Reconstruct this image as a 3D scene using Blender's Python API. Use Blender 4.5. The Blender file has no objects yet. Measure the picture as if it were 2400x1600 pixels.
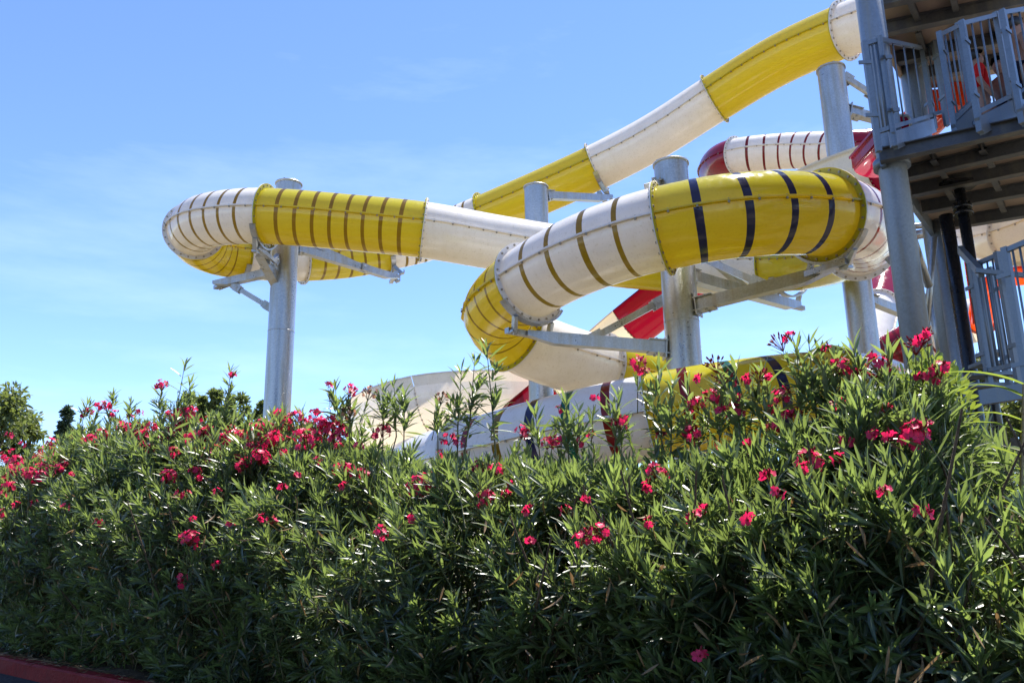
import bpy, bmesh, math, random
import numpy as np
from mathutils import Vector, Matrix, Quaternion

random.seed(7)
rng = np.random.default_rng(11)
SC = bpy.context.scene
COL = SC.collection
R = math.radians

# ------------------------------------------------------------------ camera
F = 1950.0
CAM = Vector((0, 0, 1.2))
ROT = Matrix.Rotation(R(104.0), 3, 'X') @ Matrix.Rotation(R(-1.0), 3, 'Z')
cd = bpy.data.cameras.new('camera')
cam = bpy.data.objects.new('camera', cd)
COL.objects.link(cam)
cam.matrix_world = Matrix.Translation(CAM) @ ROT.to_4x4()
cd.sensor_width = 36.0
cd.lens = F / 2400 * 36
cd.clip_start = 0.05
cd.clip_end = 6000
SC.camera = cam


def ray(px, py):
    return ROT @ Vector(((px - 1200) / F, (800 - py) / F, -1.0))


def P(px, py, d):
    """survey point: a direction from the station and the distance measured there"""
    return CAM + ray(px, py) * d


def onz(px, py, z):
    r = ray(px, py)
    return CAM + r * ((z - CAM.z) / r.z)


# ------------------------------------------------------------------ light
SUN_EL, SUN_AZ = R(67), R(36)
w = bpy.data.worlds.new("World")
SC.world = w
w.use_nodes = True
nt = w.node_tree
bg = nt.nodes['Background']
sky = nt.nodes.new('ShaderNodeTexSky')
sky.sky_type = 'NISHITA'
sky.sun_disc = False
sky.sun_elevation = SUN_EL
sky.sun_rotation = SUN_AZ
sky.air_density = 0.85
sky.altitude = 1200
sky.dust_density = 0.0
sky.ozone_density = 4.0
# thin cirrus streaks high in the sky
tc = nt.nodes.new('ShaderNodeTexCoord')
mp = nt.nodes.new('ShaderNodeMapping')
mp.inputs['Scale'].default_value = (1.6, 1.2, 7.0)
mp.inputs['Rotation'].default_value = (0, R(-18), 0)
nz = nt.nodes.new('ShaderNodeTexNoise')
nz.inputs['Scale'].default_value = 1.7
nz.inputs['Detail'].default_value = 6
nz.inputs['Roughness'].default_value = 0.6
cr = nt.nodes.new('ShaderNodeValToRGB')
cr.color_ramp.elements[0].position = 0.50
cr.color_ramp.elements[0].color = (0, 0, 0, 1)
cr.color_ramp.elements[1].position = 0.85
cr.color_ramp.elements[1].color = (0.08, 0.08, 0.08, 1)
mx = nt.nodes.new('ShaderNodeMixRGB')
mx.inputs[2].default_value = (9.0, 9.6, 10.4, 1)
nt.links.new(tc.outputs['Generated'], mp.inputs['Vector'])
nt.links.new(mp.outputs[0], nz.inputs['Vector'])
nt.links.new(nz.outputs['Fac'], cr.inputs[0])
nt.links.new(cr.outputs[0], mx.inputs[0])
hs = nt.nodes.new('ShaderNodeHueSaturation')
hs.inputs['Saturation'].default_value = 1.06
hs.inputs['Hue'].default_value = 0.506
nt.links.new(sky.outputs[0], hs.inputs['Color'])
nt.links.new(hs.outputs[0], mx.inputs[1])
nt.links.new(mx.outputs[0], bg.inputs[0])
bg.inputs[1].default_value = 0.128

sd = bpy.data.lights.new('sun', 'SUN')
sd.energy = 5.0
sd.angle = R(0.53)
sd.color = (1.0, 0.95, 0.87)
so = bpy.data.objects.new('sun', sd)
COL.objects.link(so)
sdir = Vector((math.cos(SUN_EL) * math.sin(SUN_AZ), math.cos(SUN_EL) * math.cos(SUN_AZ), math.sin(SUN_EL)))
so.rotation_euler = sdir.to_track_quat('Z', 'Y').to_euler()
so.location = (0, 0, 40)

SC.view_settings.view_transform = 'Standard'
SC.view_settings.look = 'None'
SC.view_settings.exposure = 1.33
SC.cycles.max_bounces = 10
SC.cycles.transmission_bounces = 6
SC.cycles.use_denoising = True


# ------------------------------------------------------------------ materials
def newmat(name):
    m = bpy.data.materials.new(name)
    m.use_nodes = True
    nt = m.node_tree
    return m, nt, nt.nodes['Principled BSDF'], nt.nodes['Material Output']


def fiberglass(name, col, trans_col, tw=0.3, rough=0.10):
    m, nt, p, out = newmat(name)
    tc = nt.nodes.new('ShaderNodeTexCoord')
    n = nt.nodes.new('ShaderNodeTexNoise')
    n.inputs['Scale'].default_value = 1.3
    n.inputs['Detail'].default_value = 5
    mp = nt.nodes.new('ShaderNodeMapping')
    mp.inputs['Scale'].default_value = (1, 1, 2.5)
    nt.links.new(tc.outputs['Object'], mp.inputs[0])
    nt.links.new(mp.outputs[0], n.inputs['Vector'])
    mixc = nt.nodes.new('ShaderNodeMixRGB')
    mixc.inputs[1].default_value = (*[c * 0.86 for c in col], 1)
    mixc.inputs[2].default_value = (*[min(1, c * 1.06) for c in col], 1)
    nt.links.new(n.outputs['Fac'], mixc.inputs[0])
    # fine dirt specks
    n2 = nt.nodes.new('ShaderNodeTexNoise')
    n2.inputs['Scale'].default_value = 26
    n2.inputs['Detail'].default_value = 3
    nt.links.new(tc.outputs['Object'], n2.inputs['Vector'])
    rr = nt.nodes.new('ShaderNodeValToRGB')
    rr.color_ramp.elements[0].position = 0.28
    rr.color_ramp.elements[0].color = (0.72, 0.70, 0.66, 1)
    rr.color_ramp.elements[1].position = 0.42
    rr.color_ramp.elements[1].color = (1, 1, 1, 1)
    nt.links.new(n2.outputs['Fac'], rr.inputs[0])
    mul = nt.nodes.new('ShaderNodeMixRGB')
    mul.blend_type = 'MULTIPLY'
    mul.inputs[0].default_value = 0.7
    nt.links.new(mixc.outputs[0], mul.inputs[1])
    nt.links.new(rr.outputs[0], mul.inputs[2])
    n4 = nt.nodes.new('ShaderNodeTexNoise')
    n4.inputs['Scale'].default_value = 2.4
    n4.inputs['Detail'].default_value = 6
    mp4 = nt.nodes.new('ShaderNodeMapping')
    mp4.inputs['Scale'].default_value = (3.2, 3.2, 0.5)
    nt.links.new(tc.outputs['Object'], mp4.inputs[0])
    nt.links.new(mp4.outputs[0], n4.inputs['Vector'])
    r4 = nt.nodes.new('ShaderNodeValToRGB')
    r4.color_ramp.elements[0].position = 0.30
    r4.color_ramp.elements[0].color = (0.80, 0.78, 0.72, 1)
    r4.color_ramp.elements[1].position = 0.52
    r4.color_ramp.elements[1].color = (1, 1, 1, 1)
    nt.links.new(n4.outputs['Fac'], r4.inputs[0])
    mul4 = nt.nodes.new('ShaderNodeMixRGB')
    mul4.blend_type = 'MULTIPLY'
    mul4.inputs[0].default_value = 0.30
    nt.links.new(mul.outputs[0], mul4.inputs[1])
    nt.links.new(r4.outputs[0], mul4.inputs[2])
    nt.links.new(mul4.outputs[0], p.inputs['Base Color'])
    rr4 = nt.nodes.new('ShaderNodeMapRange')
    rr4.inputs['To Min'].default_value = rough + 0.16
    rr4.inputs['To Max'].default_value = rough
    rr4.inputs['From Min'].default_value = 0.3
    rr4.inputs['From Max'].default_value = 0.55
    nt.links.new(n4.outputs['Fac'], rr4.inputs[0])
    nt.links.new(rr4.outputs[0], p.inputs['Roughness'])
    # moulded wobble in the gel coat
    b = nt.nodes.new('ShaderNodeBump')
    b.inputs['Strength'].default_value = 0.08
    b.inputs['Distance'].default_value = 0.05
    n3 = nt.nodes.new('ShaderNodeTexNoise')
    n3.inputs['Scale'].default_value = 3.0
    n3.inputs['Detail'].default_value = 2
    nt.links.new(tc.outputs['Object'], n3.inputs['Vector'])
    nt.links.new(n3.outputs['Fac'], b.inputs['Height'])
    nt.links.new(b.outputs[0], p.inputs['Normal'])
    p.inputs['IOR'].default_value = 1.5
    t = nt.nodes.new('ShaderNodeBsdfTranslucent')
    t.inputs['Color'].default_value = (*trans_col, 1)
    mix = nt.nodes.new('ShaderNodeMixShader')
    mix.inputs[0].default_value = tw
    nt.links.new(p.outputs[0], mix.inputs[1])
    nt.links.new(t.outputs[0], mix.inputs[2])
    nt.links.new(mix.outputs[0], out.inputs[0])
    return m


WHITE = fiberglass('white_fiberglass', (0.80, 0.79, 0.78), (0.95, 0.80, 0.58), 0.22)
YELLOW = fiberglass('yellow_fiberglass', (0.50, 0.48, 0.036), (0.90, 0.66, 0.02), 0.34)
RED = fiberglass('red_fiberglass', (0.215, 0.004, 0.018), (0.40, 0.005, 0.025), 0.22)
CRIMSON = fiberglass('crimson_fiberglass', (0.30, 0.006, 0.035), (0.45, 0.008, 0.05), 0.22)
ORANGE = fiberglass('orange_fiberglass', (0.72, 0.06, 0.008), (0.9, 0.10, 0.01), 0.30)
CREAM = fiberglass('cream_fiberglass', (0.78, 0.70, 0.56), (0.95, 0.80, 0.55), 0.28)
OLIVE = fiberglass('olive_window_band', (0.10, 0.075, 0.008), (0.40, 0.30, 0.03), 0.35)
BROWN = fiberglass('brown_window_band', (0.14, 0.09, 0.010), (0.40, 0.28, 0.03), 0.35)
NAVY = fiberglass('navy_window_band', (0.012, 0.014, 0.06), (0.05, 0.06, 0.25), 0.25)
MAROON = fiberglass('maroon_window_band', (0.09, 0.006, 0.010), (0.35, 0.03, 0.03), 0.3)
GREENB = fiberglass('green_window_band', (0.008, 0.08, 0.05), (0.02, 0.25, 0.15), 0.25)


def metal(name, col, metallic, rough, mott=0.25, scale=14, streak=0.0):
    m, nt, p, out = newmat(name)
    tc = nt.nodes.new('ShaderNodeTexCoord')
    v = nt.nodes.new('ShaderNodeTexVoronoi')
    v.inputs['Scale'].default_value = scale
    n = nt.nodes.new('ShaderNodeTexNoise')
    n.inputs['Scale'].default_value = 2.2
    n.inputs['Detail'].default_value = 8
    mp = nt.nodes.new('ShaderNodeMapping')
    mp.inputs['Scale'].default_value = (1, 1, 0.25)
    nt.links.new(tc.outputs['Object'], v.inputs['Vector'])
    nt.links.new(tc.outputs['Object'], mp.inputs[0])
    nt.links.new(mp.outputs[0], n.inputs['Vector'])
    a = nt.nodes.new('ShaderNodeMixRGB')
    a.inputs[0].default_value = 0.6
    nt.links.new(v.outputs['Color'], a.inputs[1])
    nt.links.new(n.outputs['Fac'], a.inputs[2])
    bw = nt.nodes.new('ShaderNodeRGBToBW')
    nt.links.new(a.outputs[0], bw.inputs[0])
    mr = nt.nodes.new('ShaderNodeMapRange')
    mr.inputs['From Min'].default_value = 0.25
    mr.inputs['From Max'].default_value = 0.75
    nt.links.new(bw.outputs[0], mr.inputs[0])
    c = nt.nodes.new('ShaderNodeMixRGB')
    c.inputs[1].default_value = (*[x * (1 - mott) for x in col], 1)
    c.inputs[2].default_value = (*[min(1, x * (1 + mott)) for x in col], 1)
    nt.links.new(mr.outputs[0], c.inputs[0])
    ns = nt.nodes.new('ShaderNodeTexNoise')
    ns.inputs['Scale'].default_value = 3.0
    ns.inputs['Detail'].default_value = 7
    ms = nt.nodes.new('ShaderNodeMapping')
    ms.inputs['Scale'].default_value = (2.2, 2.2, 0.16)
    nt.links.new(tc.outputs['Object'], ms.inputs[0])
    nt.links.new(ms.outputs[0], ns.inputs['Vector'])
    rs = nt.nodes.new('ShaderNodeMapRange')
    rs.inputs['From Min'].default_value = 0.48
    rs.inputs['From Max'].default_value = 0.72
    rs.inputs['To Max'].default_value = streak
    nt.links.new(ns.outputs['Fac'], rs.inputs[0])
    cs = nt.nodes.new('ShaderNodeMixRGB')
    cs.inputs[2].default_value = (0.34, 0.29, 0.19, 1)
    nt.links.new(rs.outputs[0], cs.inputs[0])
    nt.links.new(c.outputs[0], cs.inputs[1])
    nt.links.new(cs.outputs[0], p.inputs['Base Color'])
    rm = nt.nodes.new('ShaderNodeMapRange')
    rm.inputs['To Min'].default_value = rough - 0.08
    rm.inputs['To Max'].default_value = rough + 0.12
    nt.links.new(mr.outputs[0], rm.inputs[0])
    nt.links.new(rm.outputs[0], p.inputs['Roughness'])
    p.inputs['Metallic'].default_value = metallic
    return m


GALV = metal('galvanised_steel', (0.40, 0.415, 0.43), 0.7, 0.34, 0.22, 40, 0.75)
GALV_SHADE = metal('shaded_galvanised_steel', (0.24, 0.28, 0.33), 0.4, 0.5, 0.16, 40, 0.6)  # darker, bluer copy of the post steel: tower shade painted into the colour
GALVP = metal('painted_grey_steel', (0.16, 0.20, 0.25), 0.35, 0.40, 0.14, 45, 0.2)
BEAM = metal('platform_beam_steel', (0.10, 0.105, 0.115), 0.3, 0.5, 0.2, 40, 0.3)
BLACKP = metal('black_pipe_paint', (0.012, 0.013, 0.017), 0.0, 0.25, 0.1)
BOLT = metal('bolt_steel', (0.30, 0.26, 0.20), 0.6, 0.45, 0.1)
PLATE = metal('tan_deck_plate', (0.34, 0.26, 0.205), 0.0, 0.6, 0.10, 3)


def simple(name, c1, c2, scale=8, rough=0.7, detail=6, bump=0.0, bscale=60):
    m, nt, p, out = newmat(name)
    tc = nt.nodes.new('ShaderNodeTexCoord')
    n = nt.nodes.new('ShaderNodeTexNoise')
    n.inputs['Scale'].default_value = scale
    n.inputs['Detail'].default_value = detail
    nt.links.new(tc.outputs['Object'], n.inputs['Vector'])
    c = nt.nodes.new('ShaderNodeMixRGB')
    c.inputs[1].default_value = (*c1, 1)
    c.inputs[2].default_value = (*c2, 1)
    mr = nt.nodes.new('ShaderNodeMapRange')
    mr.inputs['From Min'].default_value = 0.3
    mr.inputs['From Max'].default_value = 0.7
    nt.links.new(n.outputs['Fac'], mr.inputs[0])
    nt.links.new(mr.outputs[0], c.inputs[0])
    nt.links.new(c.outputs[0], p.inputs['Base Color'])
    p.inputs['Roughness'].default_value = rough
    p.inputs['Specular IOR Level'].default_value = 0.15 if rough > 0.6 else 0.5
    if bump:
        n2 = nt.nodes.new('ShaderNodeTexNoise')
        n2.inputs['Scale'].default_value = bscale
        n2.inputs['Detail'].default_value = 4
        nt.links.new(tc.outputs['Object'], n2.inputs['Vector'])
        b = nt.nodes.new('ShaderNodeBump')
        b.inputs['Strength'].default_value = bump
        b.inputs['Distance'].default_value = 0.02
        nt.links.new(n2.outputs['Fac'], b.inputs['Height'])
        nt.links.new(b.outputs[0], p.inputs['Normal'])
    return m


SOIL = simple('bed_soil', (0.05, 0.032, 0.018), (0.12, 0.085, 0.05), 9, 0.95, 8, 0.8, 40)
GRAVEL = simple('sandy_ground', (0.13, 0.115, 0.08), (0.21, 0.18, 0.13), 3, 0.95, 10, 0.5, 30)
ASPHALT = simple('asphalt', (0.012, 0.013, 0.016), (0.07, 0.07, 0.075), 26, 0.9, 10, 0.9, 120)
REDPAINT = simple('red_kerb_paint', (0.14, 0.002, 0.004), (0.21, 0.005, 0.007), 11, 0.65, 8, 0.4, 50)
WOOD = simple('weathered_wood', (0.11, 0.075, 0.048), (0.23, 0.165, 0.11), 14, 0.85, 8, 0.4, 60)
BARK = simple('bark', (0.07, 0.05, 0.035), (0.16, 0.12, 0.08), 14, 0.9, 8, 0.7, 50)
STEM = simple('green_brown_stem', (0.075, 0.085, 0.03), (0.15, 0.14, 0.055), 20, 0.6)
CANE = simple('dry_cane', (0.22, 0.16, 0.07), (0.34, 0.25, 0.12), 20, 0.6)
LITTER = simple('dry_leaf_litter', (0.12, 0.065, 0.025), (0.32, 0.20, 0.09), 40, 0.8)
SKIN = simple('tanned_skin', (0.26, 0.13, 0.08), (0.33, 0.17, 0.11), 20, 0.5)
HAIR = simple('dark_hair', (0.008, 0.006, 0.005), (0.02, 0.014, 0.01), 60, 0.4)
REDCLOTH = simple('red_cloth', (0.50, 0.012, 0.012), (0.62, 0.02, 0.02), 20, 0.85)
NAVYCLOTH = simple('navy_cloth', (0.015, 0.02, 0.05), (0.03, 0.035, 0.07), 20, 0.85)


def leafmat(name, dark, light, tcol, tw=0.42, rough=0.34, under=(0.13, 0.18, 0.10), spec=0.5):
    m, nt, p, out = newmat(name)
    a = nt.nodes.new('ShaderNodeAttribute')
    a.attribute_name = 'tint'
    c = nt.nodes.new('ShaderNodeMixRGB')
    c.inputs[1].default_value = (*dark, 1)
    c.inputs[2].default_value = (*light, 1)
    nt.links.new(a.outputs['Fac'], c.inputs[0])
    # pale midrib from the leaf's own coordinates
    uv = nt.nodes.new('ShaderNodeUVMap')
    sep = nt.nodes.new('ShaderNodeSeparateXYZ')
    nt.links.new(uv.outputs[0], sep.inputs[0])
    s = nt.nodes.new('ShaderNodeMath'); s.operation = 'SUBTRACT'; s.inputs[1].default_value = 0.5
    ab = nt.nodes.new('ShaderNodeMath'); ab.operation = 'ABSOLUTE'
    lt = nt.nodes.new('ShaderNodeMath'); lt.operation = 'LESS_THAN'; lt.inputs[1].default_value = 0.06
    nt.links.new(sep.outputs[0], s.inputs[0])
    nt.links.new(s.outputs[0], ab.inputs[0])
    nt.links.new(ab.outputs[0], lt.inputs[0])
    rib = nt.nodes.new('ShaderNodeMixRGB')
    rib.inputs[2].default_value = (0.24, 0.30, 0.12, 1)
    sc = nt.nodes.new('ShaderNodeMath'); sc.operation = 'MULTIPLY'; sc.inputs[1].default_value = 0.6
    nt.links.new(lt.outputs[0], sc.inputs[0])
    nt.links.new(sc.outputs[0], rib.inputs[0])
    nt.links.new(c.outputs[0], rib.inputs[1])
    g = nt.nodes.new('ShaderNodeNewGeometry')
    u = nt.nodes.new('ShaderNodeMixRGB')
    u.inputs[2].default_value = (*under, 1)
    um = nt.nodes.new('ShaderNodeMath'); um.operation = 'MULTIPLY'; um.inputs[1].default_value = 0.6
    nt.links.new(g.outputs['Backfacing'], um.inputs[0])
    nt.links.new(um.outputs[0], u.inputs[0])
    nt.links.new(rib.outputs[0], u.inputs[1])
    nt.links.new(u.outputs[0], p.inputs['Base Color'])
    p.inputs['Roughness'].default_value = rough
    p.inputs['Specular IOR Level'].default_value = spec
    t = nt.nodes.new('ShaderNodeBsdfTranslucent')
    tm = nt.nodes.new('ShaderNodeMixRGB')
    tm.inputs[1].default_value = (*[x * 0.55 for x in tcol], 1)
    tm.inputs[2].default_value = (*tcol, 1)
    nt.links.new(a.outputs['Fac'], tm.inputs[0])
    nt.links.new(tm.outputs[0], t.inputs['Color'])
    mix = nt.nodes.new('ShaderNodeMixShader')
    mix.inputs[0].default_value = tw
    nt.links.new(p.outputs[0], mix.inputs[1])
    nt.links.new(t.outputs[0], mix.inputs[2])
    nt.links.new(mix.outputs[0], out.inputs[0])
    return m


OLEAF = leafmat('oleander_leaf', (0.014, 0.034, 0.016), (0.060, 0.108, 0.034), (0.31, 0.42, 0.09), 0.42, 0.34, (0.17, 0.20, 0.15), spec=1.0)
PLEAF = leafmat('broad_leaf', (0.05, 0.11, 0.015), (0.15, 0.23, 0.025), (0.34, 0.43, 0.05), 0.40, 0.30, (0.13, 0.18, 0.06))
CLEAF = leafmat('strap_leaf', (0.06, 0.12, 0.02), (0.14, 0.22, 0.04), (0.35, 0.45, 0.06), 0.4, 0.3, (0.18, 0.24, 0.09))
TLEAF = leafmat('tree_leaf', (0.045, 0.07, 0.022), (0.11, 0.14, 0.038), (0.26, 0.32, 0.06), 0.40, 0.5)
DLEAF = leafmat('dark_conifer_leaf', (0.018, 0.042, 0.022), (0.05, 0.085, 0.04), (0.06, 0.11, 0.04), 0.2, 0.6, (0.03, 0.06, 0.035))
DRYLEAF = leafmat('dry_leaf', (0.16, 0.09, 0.03), (0.34, 0.21, 0.10), (0.35, 0.2, 0.08), 0.3, 0.6, (0.25, 0.16, 0.08))


def petalmat(name, c1, c2, t):
    m, nt, p, out = newmat(name)
    tc = nt.nodes.new('ShaderNodeTexCoord')
    n = nt.nodes.new('ShaderNodeTexNoise'); n.inputs['Scale'].default_value = 30
    oi = nt.nodes.new('ShaderNodeObjectInfo')
    ad = nt.nodes.new('ShaderNodeMath'); ad.operation = 'ADD'
    nt.links.new(tc.outputs['Object'], n.inputs['Vector'])
    ml = nt.nodes.new('ShaderNodeMath'); ml.operation = 'MULTIPLY_ADD'; ml.inputs[1].default_value = 0.6; ml.inputs[2].default_value = -0.3
    nt.links.new(oi.outputs['Random'], ml.inputs[0])
    nt.links.new(n.outputs['Fac'], ad.inputs[0]); nt.links.new(ml.outputs[0], ad.inputs[1])
    c = nt.nodes.new('ShaderNodeMixRGB'); c.use_clamp = True
    cl = nt.nodes.new('ShaderNodeClamp'); nt.links.new(ad.outputs[0], cl.inputs[0])
    c.inputs[1].default_value = (*c1, 1); c.inputs[2].default_value = (*c2, 1)
    nt.links.new(cl.outputs[0], c.inputs[0])
    nt.links.new(c.outputs[0], p.inputs['Base Color'])
    p.inputs['Roughness'].default_value = 0.5
    tr = nt.nodes.new('ShaderNodeBsdfTranslucent'); tr.inputs['Color'].default_value = (*t, 1)
    mix = nt.nodes.new('ShaderNodeMixShader'); mix.inputs[0].default_value = 0.4
    nt.links.new(p.outputs[0], mix.inputs[1]); nt.links.new(tr.outputs[0], mix.inputs[2])
    nt.links.new(mix.outputs[0], out.inputs[0])
    return m


PETAL = petalmat('crimson_petal', (0.56, 0.006, 0.055), (0.80, 0.045, 0.165), (0.9, 0.02, 0.13))
BUD = petalmat('dark_red_bud', (0.16, 0.006, 0.015), (0.32, 0.012, 0.03), (0.3, 0.01, 0.03))
WITHER = petalmat('withered_petal', (0.38, 0.16, 0.06), (0.66, 0.34, 0.26), (0.5, 0.25, 0.15))


# ------------------------------------------------------------------ object helpers
def link(name, me, parent=None):
    o = bpy.data.objects.new(name, me)
    COL.objects.link(o)
    if parent:
        o.parent = parent
        o.matrix_parent_inverse = Matrix.Identity(4)
        if parent.type == 'EMPTY' or parent.parent is None:
            pass
    return o


def thing(name, label, cat, loc=(0, 0, 0), group=None):
    o = bpy.data.objects.new(name, None)
    COL.objects.link(o)
    o.location = loc
    o['label'] = label
    o['category'] = cat
    if group:
        o['group'] = group
    return o


class MB:
    def __init__(self):
        self.v = []; self.f = []; self.mi = []; self.sm = []

    def add(self, verts, faces, mi=0, smooth=False):
        b = len(self.v)
        self.v += [tuple(x) for x in verts]
        for f in faces:
            self.f.append(tuple(i + b for i in f)); self.mi.append(mi); self.sm.append(smooth)

    def box(self, c, ax, ay, az, mi=0):
        """centre and three half-extent vectors"""
        c = Vector(c)
        vs = [c + ax * i + ay * j + az * k for i in (-1, 1) for j in (-1, 1) for k in (-1, 1)]
        self.add(vs, [(0, 1, 3, 2), (4, 6, 7, 5), (0, 4, 5, 1), (2, 3, 7, 6), (0, 2, 6, 4), (1, 5, 7, 3)], mi)

    def bar(self, a, b, w, h, mi=0, up=Vector((0, 0, 1))):
        a = Vector(a); b = Vector(b)
        t = (b - a).normalized()
        s = t.cross(up)
        if s.length < 1e-4:
            s = t.cross(Vector((1, 0, 0)))
        s.normalize()
        u = s.cross(t).normalized()
        self.box((a + b) / 2, t * ((b - a).length / 2), s * (w / 2), u * (h / 2), mi)

    def channel(self, a, b, w, h, th=0.012, mi=0, up=Vector((0, 0, 1)), flip=1):
        """a steel I/C beam: web and two flanges"""
        a = Vector(a); b = Vector(b)
        t = (b - a).normalized(); s = t.cross(up).normalized(); u = s.cross(t).normalized()
        c = (a + b) / 2; L = t * ((b - a).length / 2)
        self.box(c, L, s * (th / 2), u * (h / 2 - th), mi)
        for k in (-1, 1):
            self.box(c + u * (k * (h / 2 - th / 2)), L, s * (w / 2), u * (th / 2), mi)

    def tube(self, pts, r, n=12, mi=0, caps=True, smooth=True):
        pts = [Vector(p) for p in pts]
        rs = r if isinstance(r, (list, tuple)) else [r] * len(pts)
        b = len(self.v)
        pr = None
        for i, p in enumerate(pts):
            t = (pts[min(i + 1, len(pts) - 1)] - pts[max(i - 1, 0)]).normalized()
            if pr is None:
                s = t.cross(Vector((0, 0, 1)))
                if s.length < 1e-3:
                    s = t.cross(Vector((1, 0, 0)))
            else:
                s = pr - t * pr.dot(t)
            s.normalize(); pr = s
            u = s.cross(t)
            for k in range(n):
                a = 2 * math.pi * k / n
                self.v.append(tuple(p + (s * math.cos(a) + u * math.sin(a)) * rs[i]))
        for i in range(len(pts) - 1):
            for k in range(n):
                k2 = (k + 1) % n
                self.f.append((b + i * n + k, b + (i + 1) * n + k, b + (i + 1) * n + k2, b + i * n + k2))
                self.mi.append(mi); self.sm.append(smooth)
        if caps:
            self.f.append(tuple(b + k for k in range(n))); self.mi.append(mi); self.sm.append(False)
            e = b + (len(pts) - 1) * n
            self.f.append(tuple(e + k for k in reversed(range(n)))); self.mi.append(mi); self.sm.append(False)

    def bolt(self, p, nrm, r=0.022, h=0.03, mi=0):
        nrm = nrm.normalized()
        self.tube([p, p + nrm * h], r, 6, mi, True, False)

    def build(self, name, mats, parent=None, origin=None):
        me = bpy.data.meshes.new(name)
        off = Vector((0, 0, 0))
        if parent is not None:
            q = parent
            while q is not None:
                off += q.location; q = q.parent
        if origin is not None:
            off = off + (Vector(origin) - off)
        vs = np.array(self.v, dtype=np.float64) - np.array(off)
        me.from_pydata(vs.tolist(), [], self.f)
        if not isinstance(mats, (list, tuple)):
            mats = [mats]
        for m in mats:
            me.materials.append(m)
        me.polygons.foreach_set('material_index', self.mi)
        me.polygons.foreach_set('use_smooth', self.sm)
        me.update()
        o = link(name, me, parent)
        if parent is None and origin is not None:
            o.location = off
        return o


# ------------------------------------------------------------------ curves for the slides
def catmull(pts, n=16):
    """dense polyline + control index parameter"""
    P_ = [pts[0] * 2 - pts[1]] + list(pts) + [pts[-1] * 2 - pts[-2]]
    out = []; par = []
    for i in range(1, len(P_) - 2):
        p0, p1, p2, p3 = P_[i - 1], P_[i], P_[i + 1], P_[i + 2]
        t0 = 0; t1 = t0 + math.sqrt((p1 - p0).length) + 1e-6
        t2 = t1 + math.sqrt((p2 - p1).length) + 1e-6; t3 = t2 + math.sqrt((p3 - p2).length) + 1e-6
        for k in range(n):
            t = t1 + (t2 - t1) * k / n
            A1 = p0 * ((t1 - t) / (t1 - t0)) + p1 * ((t - t0) / (t1 - t0))
            A2 = p1 * ((t2 - t) / (t2 - t1)) + p2 * ((t - t1) / (t2 - t1))
            A3 = p2 * ((t3 - t) / (t3 - t2)) + p3 * ((t - t2) / (t3 - t2))
            B1 = A1 * ((t2 - t) / (t2 - t0)) + A2 * ((t - t0) / (t2 - t0))
            B2 = A2 * ((t3 - t) / (t3 - t1)) + A3 * ((t - t1) / (t3 - t1))
            out.append(B1 * ((t2 - t) / (t2 - t1)) + B2 * ((t - t1) / (t2 - t1)))
            par.append(i - 1 + k / n)
    out.append(Vector(pts[-1])); par.append(len(pts) - 1)
    return out, par


class Path:
    def __init__(self, ctrl, smooth=10):
        pts, par = catmull([P(*c) for c in ctrl], 16)
        A = np.array([tuple(p) for p in pts])
        for _ in range(smooth):                      # iron out survey jitter
            B = A.copy()
            B[1:-1] = A[1:-1] * 0.5 + (A[:-2] + A[2:]) * 0.25
            A = B
        self.A = A; self.par = np.array(par)
        self.s = np.concatenate([[0], np.cumsum(np.linalg.norm(np.diff(A, axis=0), axis=1))])

    def s_at(self, idx):
        return float(np.interp(idx, self.par, self.s))

    def at(self, s):
        p = Vector([float(np.interp(s, self.s, self.A[:, k])) for k in range(3)])
        e = 0.12
        a = Vector([float(np.interp(s - e, self.s, self.A[:, k])) for k in range(3)])
        b = Vector([float(np.interp(s + e, self.s, self.A[:, k])) for k in range(3)])
        t = (b - a).normalized()
        side = t.cross(Vector((0, 0, 1))).normalized()
        up = side.cross(t).normalized()
        return p, t, side, up


G = 2.6
HALF = [G, 10] + [10 + 160 * k / 18 for k in range(1, 18)] + [170, 180 - G]
ANG = [R(0)] + [R(a) for a in HALF] + [R(180)] + [R(180 + a) for a in HALF]
NA = len(ANG)
GAPF = {0, NA - 1, NA // 2 - 1, NA // 2}


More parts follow.
